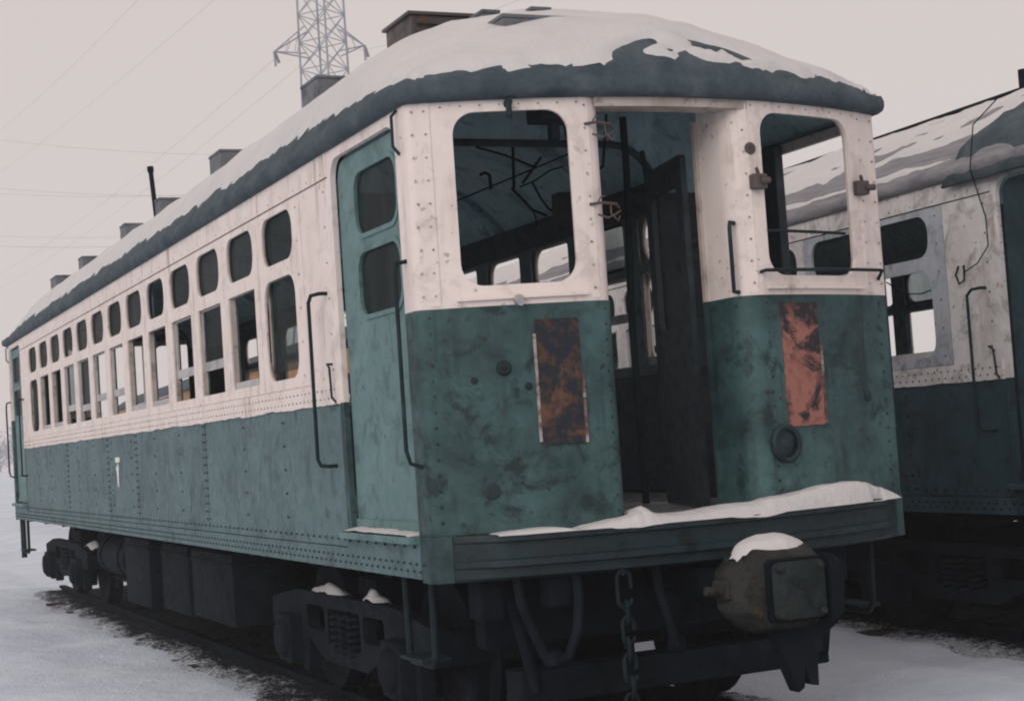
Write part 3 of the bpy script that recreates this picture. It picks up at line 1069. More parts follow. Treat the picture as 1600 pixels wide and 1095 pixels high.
    for sx in (0, 1):
        m = MB()
        X = 0.075 if sx == 0 else W - 0.075
        s_ = 1 if sx == 0 else -1
        m.add([(X, 1.36, 3.04), (X, 13.34, 3.04), (X, 13.34, 3.2), (X, 1.36, 3.2), (X + 0.10 * s_, 1.36, 3.16), (X + 0.10 * s_, 13.34, 3.16), (X + 0.09 * s_, 1.36, 3.21), (X + 0.09 * s_, 13.34, 3.21)],
              [(0, 4, 5, 1), (4, 6, 7, 5), (0, 1, 2, 3), (3, 2, 7, 6), (0, 3, 6, 4), (1, 5, 7, 2)])
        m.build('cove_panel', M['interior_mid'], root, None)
    for y, opening in ((1.30, True), (LEN - 1.32, True)):
        a, b = (0.45, 2.04)
        mpb = lambda s, z, d, y=y: (s, y + d, z)
        crn = [(b - 0.28 * (1 - math.cos(R(t))), 3.0 + 0.28 * math.sin(R(t))) for t in range(0, 91, 15)]
        cln = [(a + 0.28 * (1 - math.cos(R(t))), 3.0 + 0.28 * math.sin(R(t))) for t in range(90, -1, -15)]
        outl = [(W - 0.14, 3.0), (W - 0.14, cz(W - 0.14) - 0.005)] + [(x, cz(x) - 0.005) for x in reversed(xs_) if 0.14 < x < W - 0.14] + [(0.14, cz(0.14) - 0.005), (0.14, 3.0)] + cln[::-1] + crn[::-1]
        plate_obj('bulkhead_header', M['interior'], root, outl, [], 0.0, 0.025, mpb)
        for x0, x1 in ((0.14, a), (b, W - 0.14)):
            plate_obj('bulkhead_panel', M['interior_mid'], root, rrect(x0, x1, 1.2, 2.999, 0), [], 0.0, 0.025, mpb)  # lower panels painted dark to stand for the unlit vestibule
        tr_ = MB()
        tr_.tube([(b, y - 0.005, 1.2)] + [(p, y - 0.005, q) for p, q in crn] + [(p, y - 0.005, q) for p, q in cln] + [(a, y - 0.005, 1.2)], 0.022, 6)
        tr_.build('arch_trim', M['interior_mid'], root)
    # ---- roof furniture
    vents = k['vents']
    for i, (vx0, vx1, vy0, vy1, vz) in enumerate(vents):
        b0 = 3.50
        v_ = MB()
        v_.box(vx0, vx1, vy0, vy1, b0, vz - 0.02)
        lid = 0.02 if i == 0 else 0.006
        v_.box(vx0 - lid, vx1 + lid, vy0 - lid, vy1 + lid, vz - 0.0199, vz)
        vo = v_.build('ventilator', M['rust_box'] if i == 0 else M['vent_grey'], root, None, bevel=0.006)
        if i == 0:
            z = vz - 0.22
            while z < vz - 0.04:
                MB().box(vx0 + 0.03, vx1 - 0.03, vy0 - 0.03, vy0 - 0.004, z, z + 0.02, Matrix.Rotation(R(25), 3, 'X')).build('louvre', M['rust_box'], vo, None)
                z += 0.05
    # ---- running gear
    for yc in (2.2, LEN - 2.2):
        make_truck(root, yc)
    eq = [(0.16, 0.62, 4.35, 5.6, 0.42, 0.93), (0.2, 0.75, 5.9, 6.9, 0.38, 0.93), (0.14, 0.6, 7.1, 8.2, 0.36, 0.95), (1.75, 2.45, 4.4, 6.4, 0.3, 0.93), (1.7, 2.5, 6.7, 9.2, 0.34, 0.93), (0.95, 1.6, 4.2, 9.9, 0.35, 0.86)]
    for b in eq:
        m = MB().box(*b[:4], b[4], b[5])
        for y in (b[2] + 0.12, b[3] - 0.12):
            m.box(b[0] + 0.05, b[1] - 0.05, y - 0.025, y + 0.025, b[5] + 0.0005, 1.098)
        m.box(b[0] - 0.012, b[1] + 0.012, b[2] - 0.012, b[3] + 0.012, b[5] - 0.09, b[5] - 0.06)
        m.build('equipment_box', M['iron'], root, bevel=0.01)
    tk = MB()
    tk.lathe([(0, 0.05), (0.03, 0.15), (0.10, 0.21), (1.5, 0.21), (1.57, 0.15), (1.6, 0.05)], (0.42, 8.6, 0.70), 'y', 20)
    for y in (8.95, 9.85):
        tk.lathe([(0, 0.222), (0.05, 0.222)], (0.42, y, 0.70), 'y', 20)
        tk.box(0.40, 0.44, y, y + 0.05, 0.9, 1.098)
    tk.build('air_tank', M['iron'], root)
    pp = MB()
    pp.tube([(0.30, 3.9, 0.93), (0.30, 4.3, 0.96), (0.28, 9.0, 0.965), (0.28, 12.8, 0.955)], 0.02, 6)
    pp.tube([(0.55, 3.8, 0.40), (0.55, 7.0, 0.33), (0.55, 11.0, 0.40)], 0.018, 6)
    pp.build('brake_pipe', M['iron'], root)
    # step irons under the doors
    for sx in (0, 1):
        X = 0.07 if sx == 0 else W - 0.07
        for a, b in ((0.22, 0.58), (LEN - 0.58, LEN - 0.22)):
            s_ = MB()
            s_.tube([(X, a, 1.0), (X, a + 0.01, 0.62), (X, a + 0.05, 0.58), (X, b - 0.05, 0.58), (X, b - 0.01, 0.62), (X, b, 1.0)], 0.018, 8)
            s_.build('step_iron', M['chain'], root)
            s_ = MB().box(X - 0.06 if sx == 0 else X - 0.09, X + 0.09 if sx == 0 else X + 0.06, a + 0.03, b - 0.03, 0.597, 0.615)
            s_.build('step_tread', M['chain'], root, None)
        pl = MB()
        Y = LEN - 0.1
        pl.tube([(X, Y, 1.0), (X, Y, 0.50)], 0.035, 8)
        pl.build('drain_post', M['iron_green'], root)
    if near or True:
        rg = rv_g.build('rivets', k['rivet_green'], root, None)
        rg['kind'] = 'stuff'
        rw = rv_w.build('rivets', k['rivet_white'], root, None)
        rw['kind'] = 'stuff'
    return root


def front_details(root, ends, k):
    (P, mpL, lowL, upL), (Q, mpR, lowR, upR) = ends
    fl = lambda x: P.s_of_x(x)
    fr = lambda x: Q.s_of_x(x)
    # rusted plates where boards were once fixed
    def strip(mp, a0, a1, z0, z1, mat, parent, cuts, seed):
        o = []
        for t in frange(0, 1, 0.08):
            o.append((a0 + (a1 - a0) * t, z0 + 0.004 * fbm(t * 9, seed)))
        for t in frange(0, 1, 0.03)[1:]:
            o.append((a1 + 0.005 * fbm(t * 12, seed, 2), z0 + (z1 - z0) * t))
        for t in frange(0, 1, 0.08)[1:]:
            o.append((a1 + (a0 - a1) * t, z1 + 0.004 * fbm(t * 9, seed, 3)))
        for t in frange(0, 1, 0.03)[1:-1]:
            o.append((a0 + 0.005 * fbm(t * 12, seed, 4), z1 + (z0 - z1) * t))
        return plate_obj('rusty_plate', mat, parent, o, [], -0.007, 0.001, mp, cuts)
    a = strip(mpL, fl(0.505), fl(0.705), 1.585, 2.165, M['plate_dark'], lowL, P.s, 2)
    a['label'] = 'dark burnt rust plate on the front left of the door'
    a = strip(mpR, fr(1.80), fr(2.05), 1.59, 2.20, M['plate_red'], lowR, Q.s, 6)
    a['label'] = 'salmon red rusted plate on the front right of the door'
    for mp_, f_, xa, xb, z0, z1, par in ((mpL, fl, 0.493, 0.506, 1.60, 2.10, lowL), (mpL, fl, 0.704, 0.717, 1.585, 1.90, lowL), (mpR, fr, 2.052, 2.066, 1.60, 2.00, lowR)):
        plate_obj('edge_strip', M['chipped'], par, rrect(f_(xa), f_(xb), z0, z1, 0), [], -0.011, 0.0, mp_)
    # bolt boss, ring, lamp stub
    def disc(mp, s_, z, r, h, mat, parent, name, ring=0):
        p = Vector(mp(s_, z, 0.0))
        nrm = (Vector(mp(s_, z, -1.0)) - p).normalized()
        u = nrm.cross(Vector((0, 0, 1))).normalized()
        w_ = Vector((0, 0, 1))
        m = MB()
        if ring:
            m.tube([p + nrm * 0.012 + (u * math.cos(2 * math.pi * i / 20) + w_ * math.sin(2 * math.pi * i / 20)) * r for i in range(21)], ring, 6, False)
        else:
            n_ = 18
            V, F = [], []
            for d_, rr_ in ((0, r), (h * 0.6, r), (h, r * 0.8), (h, r * 0.4), (h * 1.4, r * 0.35)):
                V += [p + nrm * d_ + (u * math.cos(2 * math.pi * i / n_) + w_ * math.sin(2 * math.pi * i / n_)) * rr_ for i in range(n_)]
            for j in range(4):
                F += [(j * n_ + i, j * n_ + (i + 1) % n_, (j + 1) * n_ + (i + 1) % n_, (j + 1) * n_ + i) for i in range(n_)]
            F.append(tuple(4 * n_ + i for i in range(n_)))
            m.add(V, F)
        return m.build(name, mat, parent, 40)
    disc(mpL, fl(0.355), 1.95, 0.035, 0.02, M['end_sill'], lowL, 'bolt_boss')
    disc(mpL, fl(0.225), 1.90, 0.018, 0.01, M['end_sill'], lowL, 'bolt_head')
    disc(mpL, fl(0.46), 1.86, 0.018, 0.01, M['end_sill'], lowL, 'bolt_head')
    disc(mpL, fl(0.27), 1.39, 0.04, 0.006, M['end_sill'], lowL, 'blanking_plate')
    disc(mpR, fr(1.77), 1.51, 0.082, 0.0, M['end_sill'], lowR, 'pipe_ring', ring=0.016)
    disc(mpR, fr(1.77), 1.51, 0.066, 0.008, M['end_sill'], lowR, 'pipe_cover')
    disc(mpR, fr(2.40), 1.72, 0.03, 0.012, M['end_sill'], lowR, 'bolt_boss')
    disc(mpR, fr(1.69), 2.96, 0.03, 0.010, M['rust_box'], upR, 'blanking_plate')
    # broken lamp stub on the belt
    p = Vector(mpL(fl(0.44), 2.262, 0))
    q = Vector(mpL(fl(0.44), 2.262, -1))
    nn = (q - p).normalized()
    MB().tube([p, p + nn * 0.04, p + nn * 0.09 + Vector((0, 0, -0.02))], [0.026, 0.022, 0.017], 10).build('lamp_stub', M['sash'], upL)
    # wiper spindle over the left window
    p = Vector(mpL(fl(0.45), 3.175, 0))
    MB().tube([p, p + nn * 0.05], 0.02, 8).tube([p + nn * 0.045, p + nn * 0.045 + Vector((0.0, 0, -0.07))], 0.014, 6).build('wiper_spindle', M['iron_green'], upL)
    # twisted hinge wires on the left door post
    for z in (3.07, 2.69):
        p = Vector(mpL(fl(0.80), z, -0.002))
        m = MB()
        m.tube([p, p + Vector((0.05, -0.03, 0.004)), p + Vector((0.13, -0.02, -0.002)), p + Vector((0.17, 0.03, -0.012))], 0.0075, 6)
        m.tube([p + Vector((0.03, -0.02, -0.05)), p + Vector((0.07, -0.045, -0.07)), p + Vector((0.12, -0.03, -0.05)), p + Vector((0.16, 0.0, -0.03))], 0.0055, 6)
        m.tube([p + Vector((0.03, -0.02, 0.0)), p + Vector((0.045, -0.03, 0.03)), p + Vector((0.07, -0.03, 0.035))], 0.004, 6)
        m.tube([p + Vector((0.10, -0.02, -0.002)), p + Vector((0.09, -0.04, -0.05)), p + Vector((0.12, -0.05, -0.085)), p + Vector((0.14, -0.03, -0.06))], 0.004, 6)
        m.build('hinge_arm', M['rust_box'], upL)
    # bars and brackets across the right window
    def front_pt(mp, s_, z, d):
        return Vector(mp(s_, z, d))
    b = MB()
    b.tube([front_pt(mpR, fr(1.70), 2.352, 0.0), front_pt(mpR, fr(1.70), 2.355, -0.045)] + [front_pt(mpR, fr(x), 2.355 + 0.012 * (x - 1.7), -0.045) for x in frange(1.78, 2.54, 0.09)] + [front_pt(mpR, fr(2.56), 2.365, -0.04), front_pt(mpR, fr(2.57), 2.32, -0.005)], 0.009, 8)
    b.build('window_bar', M['iron_green'], upR)
    b = MB()
    b.tube([front_pt(mpR, fr(x), 2.565, 0.06) for x in frange(1.76, 2.40, 0.08)], 0.008, 8)
    b.build('window_bar', M['iron_green'], upR)
    for xx in (1.71, 2.46):
        p = front_pt(mpR, fr(xx), 2.79, 0)
        q = front_pt(mpR, fr(xx), 2.79, -1)
        nn2 = (q - p).normalized()
        m = MB().box(p.x - 0.04, p.x + 0.04, p.y - 0.05, p.y + 0.002, p.z - 0.035, p.z + 0.04)
        m.tube([p + nn2 * 0.05, p + nn2 * 0.09 + Vector((0.02, 0, 0.0))], 0.018, 8)
        m.tube([p + nn2 * 0.03 + Vector((0, 0, 0.03)), p + nn2 * 0.04 + Vector((-0.02, 0, 0.07))], 0.008, 6)
        m.build('latch_bracket', M['rust_box'], upR, None, bevel=0.01)
    # hand rail on the right door jamb, white splice beside it
    pts = []
    x0 = Q.s[4]
    b = MB()
    A = Vector(mpR(x0, 2.60, -0.002))
    B = Vector(mpR(x0, 2.26, -0.002))
    nj = (Vector(mpR(x0, 2.5, -1)) - Vector(mpR(x0, 2.5, 0))).normalized()
    b.tube([A, A + nj * 0.045, A + nj * 0.055 + Vector((0, 0, -0.03)), B + nj * 0.055 + Vector((0, 0, 0.0)), B], 0.011, 8)
    b.build('grab_rail', M['iron_green'], upR)
    # window glass is gone; front edge angle irons on the jambs
    for X, yy in ((DL + 0.004, 0.02), (DR - 0.004, 0.02)):
        MB().box(X - 0.012, X + 0.012, yy + 0.012, yy + 0.04, ZFB, 3.15).build('door_stop', k['jamb'], root, None)
        MB().box(X - 0.012, X + 0.012, yy + 0.012, yy + 0.04, 1.2, ZFB - 0.002).build('door_stop', k['green_front'], root, None)
    # coupler with draw bar
    c = MB()
    cx, cz_ = 1.33, 0.885
    oc = lambda hw, hh, ch: [(cx - hw + ch, cz_ - hh), (cx + hw - ch, cz_ - hh), (cx + hw, cz_ - hh + ch), (cx + hw, cz_ + hh - ch), (cx + hw - ch, cz_ + hh), (cx - hw + ch, cz_ + hh), (cx - hw, cz_ + hh - ch), (cx - hw, cz_ - hh + ch)]
    secs = [(-0.42, oc(0.10, 0.09, 0.03)), (-0.55, oc(0.16, 0.13, 0.05)), (-0.64, oc(0.235, 0.17, 0.09)), (-0.80, oc(0.245, 0.19, 0.10)), (-0.88, oc(0.215, 0.17, 0.09)), (-0.90, oc(0.19, 0.15, 0.07))]
    V, F = [], []
    for y, ring in secs:
        V += [(x, y, z) for x, z in ring]
    for j in range(len(secs) - 1):
        for i in range(8):
            F.append((j * 8 + i, j * 8 + (i + 1) % 8, (j + 1) * 8 + (i + 1) % 8, (j + 1) * 8 + i))
    F += [tuple(range(8)), tuple(len(V) - 1 - i for i in range(8))]
    c.add(V, F)
    cp = c.build('coupler', M['coupler'], root, 30, bevel=0.015)
    MB().box(cx - 0.075, cx + 0.075, -0.45, 0.9, cz_ - 0.07, cz_ + 0.07).build('draw_bar', M['iron'], cp, None, bevel=0.01)
    f = MB()
    fr_ = rrect(cx - 0.125, cx + 0.135, cz_ - 0.125, cz_ + 0.125, 0.03, 4)
    V, F = plate(fr_, [], -0.965, -0.935, lambda s, z, d: (s, d, z))
    f.add(V, F)
    f.build('coupler_face', M['coupler_dark'], cp, 30, bevel=0.006)
    V, F = plate(rrect(cx - 0.137, cx + 0.147, cz_ - 0.137, cz_ + 0.137, 0.03, 4), [], -0.9345, -0.89, lambda s, z, d: (s, d, z))
    f = MB()
    f.add(V, F)
    f.build('coupler_collar', M['iron'], cp, 30)
    for xx, zz in ((cx - 0.10, cz_ + 0.10), (cx + 0.11, cz_ + 0.10), (cx - 0.10, cz_ - 0.10), (cx + 0.11, cz_ - 0.10)):
        MB().lathe([(-0.018, 0.008), (-0.016, 0.014), (0.0, 0.016)], (xx, -0.966, zz), 'y', 8).build('bolt_head', M['coupler'], cp)
    MB().lathe([(0.0, 0.03), (0.03, 0.03), (0.045, 0.02)], (cx - 0.18, -0.70, cz_ + 0.12), 'z', 10).build('coupler_pin', M['coupler'], cp)
    MB().box(cx - 0.262, cx - 0.236, -0.79, -0.66, cz_ - 0.03, cz_ + 0.05).tube([(cx - 0.25, -0.72, cz_), (cx - 0.33, -0.71, cz_ + 0.01)], 0.022, 8).build('hinge_lug', M['coupler'], cp, None, bevel=0.008)
    wl = MB()
    V, F = plate([(cx + 0.15, cz_ - 0.16), (cx + 0.215, cz_ - 0.12), (cx + 0.235, cz_ + 0.1), (cx + 0.16, cz_ + 0.15)], [], -0.98, -0.85, lambda s, z, d: (s, d, z))
    wl.add(V, F)
    wl.build('coupler_horn', M['iron'], cp, None, bevel=0.012)
    wl = MB()
    V, F = plate([(cx - 0.05, cz_ - 0.19), (cx + 0.26, cz_ - 0.15), (cx + 0.31, cz_ - 0.11), (cx + 0.29, cz_ - 0.18), (cx + 0.2, cz_ - 0.235), (cx + 0.19, cz_ - 0.30), (cx + 0.165, cz_ - 0.31), (cx + 0.16, cz_ - 0.45), (cx + 0.115, cz_ - 0.44), (cx + 0.095, cz_ - 0.36), (cx + 0.085, cz_ - 0.45), (cx + 0.05, cz_ - 0.47), (cx - 0.02, cz_ - 0.30)], [], -0.82, -0.74, lambda s, z, d: (s, d, z))
    wl.add(V, F)
    wl.build('release_lever', M['iron'], cp, None, bevel=0.008)
    # hanging chain
    ch = MB()
    ch.tube([(0.81, -0.22, 1.02), (0.81, -0.30, 1.0), (0.81, -0.31, 0.965)], 0.014, 8)
    cho = ch.build('chain', M['chain'], root)
    z = 0.985
    for i, L in enumerate([0.165, 0.10, 0.12, 0.10, 0.13, 0.10, 0.12]):
        pts = []
        hw = 0.030 if i else 0.036
        for t in range(17):
            a_ = 2 * math.pi * t / 16
            q = Vector((hw * math.cos(a_), 0, (L / 2 - hw) * (1 if math.sin(a_) > 0 else -1 if math.sin(a_) < 0 else 0) + hw * math.sin(a_)))
            if i % 2:
                q = Matrix.Rotation(R(75), 3, 'Z') @ q
            pts.append(q + Vector((0.81 + 0.004 * (i % 3), -0.31, z - L / 2)))
        MB().tube(pts, 0.0105, 6, False).build('link', M['chain'], cho)
        z -= L - 0.026
    # hoses and brackets under the sill
    for i, (x, y, bend) in enumerate(((0.36, -0.12, 0.1), (0.62, -0.2, -0.08), (1.02, -0.24, 0.06))):
        h = MB()
        h.tube([(x, y, 1.0), (x, y - 0.02, 0.88), (x + bend * 0.4, y - 0.05, 0.74), (x + bend, y - 0.04, 0.62), (x + bend * 1.6, y + 0.02, 0.6)], 0.024, 8)
        h.lathe([(-0.02, 0.02), (0.0, 0.045), (0.05, 0.045), (0.06, 0.03)], (x + bend * 1.6, y + 0.02, 0.585), 'z', 10)
        h.build('air_hose', M['iron'], root)
    for bb in ((0.50, 0.62, -0.17, -0.05, 0.84, 0.984), (1.95, 2.2, -0.1, 0.1, 0.80, 0.984), (0.2, 0.32, -0.05, 0.1, 0.80, 0.984)):
        MB().box(*bb).build('buffer_bracket', M['iron'], root, None, bevel=0.015)
    h = MB()
    h.box(0.35, 2.3, 0.28, 0.40, 0.62, 0.98)
    h.box(0.45, 2.2, 0.12, 0.3, 0.36, 0.52)
    h.tube([(0.4, 0.1, 0.98), (0.52, 0.1, 0.42)], 0.03, 6)
    h.tube([(2.25, 0.1, 0.98), (2.15, 0.1, 0.42)], 0.03, 6)
    h.build('pilot_beam', M['iron'], root, None, bevel=0.012)
    # loose conduit and rods hanging in the vestibule and saloon
    def at_y(px, py, Y):
        d = rgt * ((px - 800) / FPX) + upv * ((547.5 - py) / FPX) + fwd
        return CAM + d * ((Y - CAM.y) / d.y)
    for pts, r_ in (([(801, 214), (803, 295)], 0.013), ([(744, 230), (790, 243), (832, 260)], 0.010), ([(845, 246), (830, 268), (817, 286)], 0.013), ([(690, 323), (711, 315), (829, 266), (900, 236)], 0.008), ([(800, 295), (815, 310), (832, 328), (854, 337)], 0.012), ([(832, 286), (845, 310), (857, 326), (866, 332)], 0.011), ([(832, 328), (837, 340), (838, 354)], 0.008), ([(751, 273), (758, 270), (765, 274), (767, 295)], 0.014), ([(813, 292), (835, 283), (860, 266), (879, 261)], 0.008)):
        MB().tube([at_y(px, py, 2.1 + 0.12 * i) for i, (px, py) in enumerate(pts)], r_ * 0.75, 6).build('loose_conduit', M['iron'], root)
    MB().box(1.0, 1.22, 0.60, 0.80, 3.28, 3.62).box(1.08, 1.13, 0.66, 0.72, 3.18, 3.28).build('light_fixture', M['interior_dark'], root, None, bevel=0.01)
    MB().box(1.76, 1.90, 2.0, 2.12, 2.92, 3.12).build('switch_box', M['rust_box'], root, None, bevel=0.008)
    # cab partition, pole and controller stand, mostly in the dark
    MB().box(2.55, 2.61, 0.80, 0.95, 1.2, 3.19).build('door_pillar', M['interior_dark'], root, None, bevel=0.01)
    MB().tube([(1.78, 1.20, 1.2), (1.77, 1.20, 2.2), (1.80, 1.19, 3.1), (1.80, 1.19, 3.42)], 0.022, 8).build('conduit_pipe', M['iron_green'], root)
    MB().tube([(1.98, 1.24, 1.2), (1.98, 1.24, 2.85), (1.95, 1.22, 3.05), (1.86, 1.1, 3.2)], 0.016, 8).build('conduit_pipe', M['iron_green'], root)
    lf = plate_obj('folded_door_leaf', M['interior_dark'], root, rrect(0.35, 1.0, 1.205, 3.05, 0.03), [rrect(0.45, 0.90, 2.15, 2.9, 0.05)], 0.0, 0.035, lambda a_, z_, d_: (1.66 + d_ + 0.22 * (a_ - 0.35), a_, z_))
    for i_, pts in enumerate(([(1.25, 0.9, 3.52), (1.30, 0.92, 3.2), (1.42, 0.95, 3.02), (1.55, 1.0, 3.1), (1.62, 1.05, 3.4)], [(1.5, 1.1, 3.5), (1.52, 1.12, 3.1), (1.50, 1.14, 2.75), (1.56, 1.12, 2.55)])):
        MB().tube([Vector(p) for p in pts], 0.008, 6).build('sagging_cable', M['iron'], root)
    cs = MB().box(2.0, 2.3, 0.35, 0.6, 1.2, 2.05)
    cs.lathe([(0, 0.14), (0.05, 0.15), (0.07, 0.13)], (2.15, 0.475, 2.0505), 'z', 16)
    cs.tube([(2.15, 0.475, 2.12), (2.15, 0.475, 2.17), (2.28, 0.42, 2.17)], 0.015, 6)
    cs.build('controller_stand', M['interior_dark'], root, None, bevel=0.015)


def glass_front(sx, i):
    """(upper glass, sash height above the sill or None, lower glass)"""
    if sx == 0:
        t = {0: (True, 0.0, True), 1: (True, None, False), 2: (True, 0.17, True), 3: (True, 0.17, False), 4: (False, None, False), 5: (True, None, False), 6: (True, 0.16, False), 7: (True, 0.16, False), 8: (True, 0.10, True), 9: (True, 0.13, True), 10: (True, None, False), 11: (True, None, True), 12: (True, 0.0, True)}
        return t[i]
    return (i % 4 == 1, None if i % 3 == 0 else 0.3 if i % 3 == 1 else 0.0, False)


def glass_old(sx, i):
    if sx == 0:
        return (True, None if i in (0, 3, 7) else 0.0, i not in (0, 1))
    return (i % 2 == 0, 0.33 if i < 3 else 0.0, False)


vents1 = [(0.66, 1.12, 1.52, 1.93, 4.075), (0.48, 0.68, 2.74, 3.08, 3.985), (0.48, 0.70, 5.24, 5.59, 3.985), (0.48, 0.68, 7.48, 7.71, 3.97), (0.48, 0.66, 9.09, 9.35, 3.975), (0.48, 0.66, 11.61, 11.87, 3.97), (0.48, 0.66, 13.54, 14.0, 3.98), (0.66, 1.00, 0.27, 0.60, 3.73), (0.99, 1.10, 0.62, 0.85, 3.875), (0.85, 0.95, 0.94, 1.15, 3.94)]
car1 = make_car('elevated_rail_car', (0, 0, 0), 0, dict(near=True, white=M['white'], jamb=M['jamb'], green_side=M['green_side'], green_door=M['green_door'], green_front=M['green_front'], panel=None, rivet_green=M['rivet_green'], rivet_white=M['rivet_white'], glass=glass_front, no_door={(1, 0)}, front_detail=True, vents=vents1))
tag(car1, 'derelict green and cream rail car in front with open end door and gutted windows', 'rail car', 'abandoned rail cars in the snow')
# leaning stove pipe beside a ventilator
MB().tube([(0.50, 7.66, 3.6), (0.47, 7.72, 4.26)], 0.022, 8).tube([(0.47, 7.72, 4.24), (0.469, 7.722, 4.29)], 0.03, 8).build('stove_pipe', M['iron'], car1)

vents2 = [(1.1, 1.55, 0.35, 0.8, 4.05), (0.46, 0.72, 5.3, 5.68, 3.8)]
car2 = make_car('elevated_rail_car', CAR2, TH2, dict(near=False, white=M['white_old'], jamb=M['grey_panel'], green_side=M['green_old'], green_door=M['green_old'], green_front=M['green_old'], panel=M['grey_panel'], rivet_green=M['iron'], rivet_white=M['rust_box'], glass=glass_old, no_door=set(), front_detail=False, vents=vents2))
tag(car2, 'dirty grey and dark blue rail car with rust streaks and torn roof at right', 'rail car', 'abandoned rail cars in the snow')
build_roof(car1, M['canvas'], False)
ROOF_CURVE = 2.1
build_roof(car2, M['boards'], True)
ROOF_CURVE = 3.0


def thick1(x, y):
    ds, de = roof_dist(x, y)
    d = min(ds, de * 0.9)
    n1 = fbm(x * 2.0, y * 2.0, 5)
    n2 = fbm(x * 8.0, y * 8.0, 6)
    t = 0.055 + 0.02 * n1
    if de < 0.5:
        t *= 0.45 + 1.1 * max(0.0, de)
    need = 0.06 + 0.03 * n1 + 0.03 * n2 + 0.02 * fbm(x * 20, y * 20, 3)
    if de < ds:
        need = 0.016 + 0.03 * n1 + 0.035 * n2 + 0.03 * fbm(x * 22, y * 22, 3)
    t = min(t, (d - need) * 0.8)
    # bare hood over the door, with lumps of snow left on it
    a_ = (x - 1.37) / 0.47
    b_ = de / 0.205
    top = 1.0 - 0.72 * abs(a_) ** 1.6
    if abs(a_) < 1.05 and b_ < top + 0.2:
        k_ = min(1, max(0, (top + 0.06 * n2 - b_) / 0.16)) * min(1, max(0, (1.02 + 0.16 * n2 - abs(a_)) / 0.45))
        bare = -0.04
        for ca, cb, ra, rb in ((-0.06, 0.72, 0.22, 0.48), (0.34, 0.20, 0.26, 0.14), (-0.34, 0.26, 0.16, 0.13), (0.14, 0.30, 0.10, 0.14), (-0.20, 0.14, 0.08, 0.08), (0.74, 0.10, 0.14, 0.08), (0.46, 0.34, 0.10, 0.08)):
            q_ = ((a_ - ca) / ra) ** 2 + ((b_ - cb) / rb) ** 2 + 0.5 * fbm(x * 15, y * 15, 9)
            bare = max(bare, 0.03 * (1 - q_))
        t = t * (1 - k_) + min(bare, 0.035) * k_
    return t


def thick2(x, y):
    ds, de = roof_dist(x, y)
    n1 = fbm(x * 1.2, y * 0.6, 11)
    n2 = fbm(x * 7.0, y * 2.0, 12)
    t = 0.022 + 0.03 * n1 + 0.022 * n2
    need = 0.20 + 0.05 * n1 + 0.05 * n2
    if ds < de:
        t = min(t, (ds - need) * 0.25)
    else:
        t = min(t, (de - 0.2) * 0.5)
    s_ = ((ds - 0.78) / 0.10) ** 2 + ((y - 5.2 + n1) / 1.3) ** 2
    if s_ < 1.2:
        t -= 0.09 * (1.2 - s_) * (0.6 + n2)
    if ds < 0.10 and 1.6 < y < 9:
        t = max(t, 0.008 + 0.02 * n2 - abs(ds - 0.03) * 0.8)
    return t


bpy.context.view_layer.update()
build_snow(car1.matrix_world.copy(), thick1, 'thick snow lying along the roof of the green and cream car', None)
ROOF_CURVE = 2.1
build_snow(car2.matrix_world.copy(), thick2, 'thin patchy snow on the grey boards of the right car roof', None)

MB().tube([(1.06, 2.08, 3.7), (1.06, 2.08, 4.08)], 0.04, 10).build('stove_pipe', M['iron'], car2)
# car 2 roof walk and torn canvas over its door
m = MB()
m.box(1.16, 1.50, 0.4, 6.6, 3.945, 3.995)
for y in frange(0.6, 6.4, 0.9):
    m.box(1.2, 1.46, y, y + 0.06, 3.75, 3.9445)
m.build('roof_walkway', M['iron'], car2, None, bevel=0.01)
V, F = [], []
for j in range(15):
    y = -0.02 + j * 0.115
    for i in range(9):
        x = -0.07 + i * 0.055
        z = roof_z(max(x, -0.04), max(y, 0.0), False) + 0.03 + 0.010 * fbm(x * 5, y * 3, 3) - (0.13 if i == 0 else 0.04 if i == 1 else 0)
        V.append((x + 0.02 * fbm(y * 3, i, 1), y - 0.03 * i + 0.05 * fbm(i, y, 2), z))
for j in range(14):
    for i in range(8):
        if not (j > 11 and i > 5 + (14 - j)):
            F.append((j * 9 + i, j * 9 + i + 1, j * 9 + i + 10, j * 9 + i + 9))
m = MB()
m.v, m.f = V, F
o = m.build('torn_canvas', M['canvas'], car2, 180)
sm = o.modifiers.new('thickness', 'SOLIDIFY')
sm.thickness = 0.02
m = MB()
m.tube([(-0.03, 1.02, 3.62), (-0.07, 1.22, 3.50), (-0.09, 1.26, 3.22), (-0.03, 1.22, 2.9), (-0.03, 1.22, 2.72), (-0.04, 1.33, 2.62), (-0.05, 1.45, 2.58)], 0.0042, 6)
m.build('loose_wire', M['iron'], car2)
m = MB()
m.tube([(0.02, 2.45, 2.62), (0.06, 2.3, 2.52), (0.06, 2.1, 2.50), (0.03, 1.95, 2.51)], 0.005, 6)
m.build('loose_wire', M['iron'], car2)
m = MB()
m.tube([(-0.004, 1.58, 2.63), (-0.03, 1.58, 2.57), (-0.03, 1.55, 2.51), (-0.012, 1.52, 2.53), (-0.004, 1.52, 2.63)], 0.007, 6)
m.build('hook', M['iron'], car2)

# ------------------------------------------------------------------ snow lying on the front car's end
def snow_lump(name, pts_top, label):
    pass


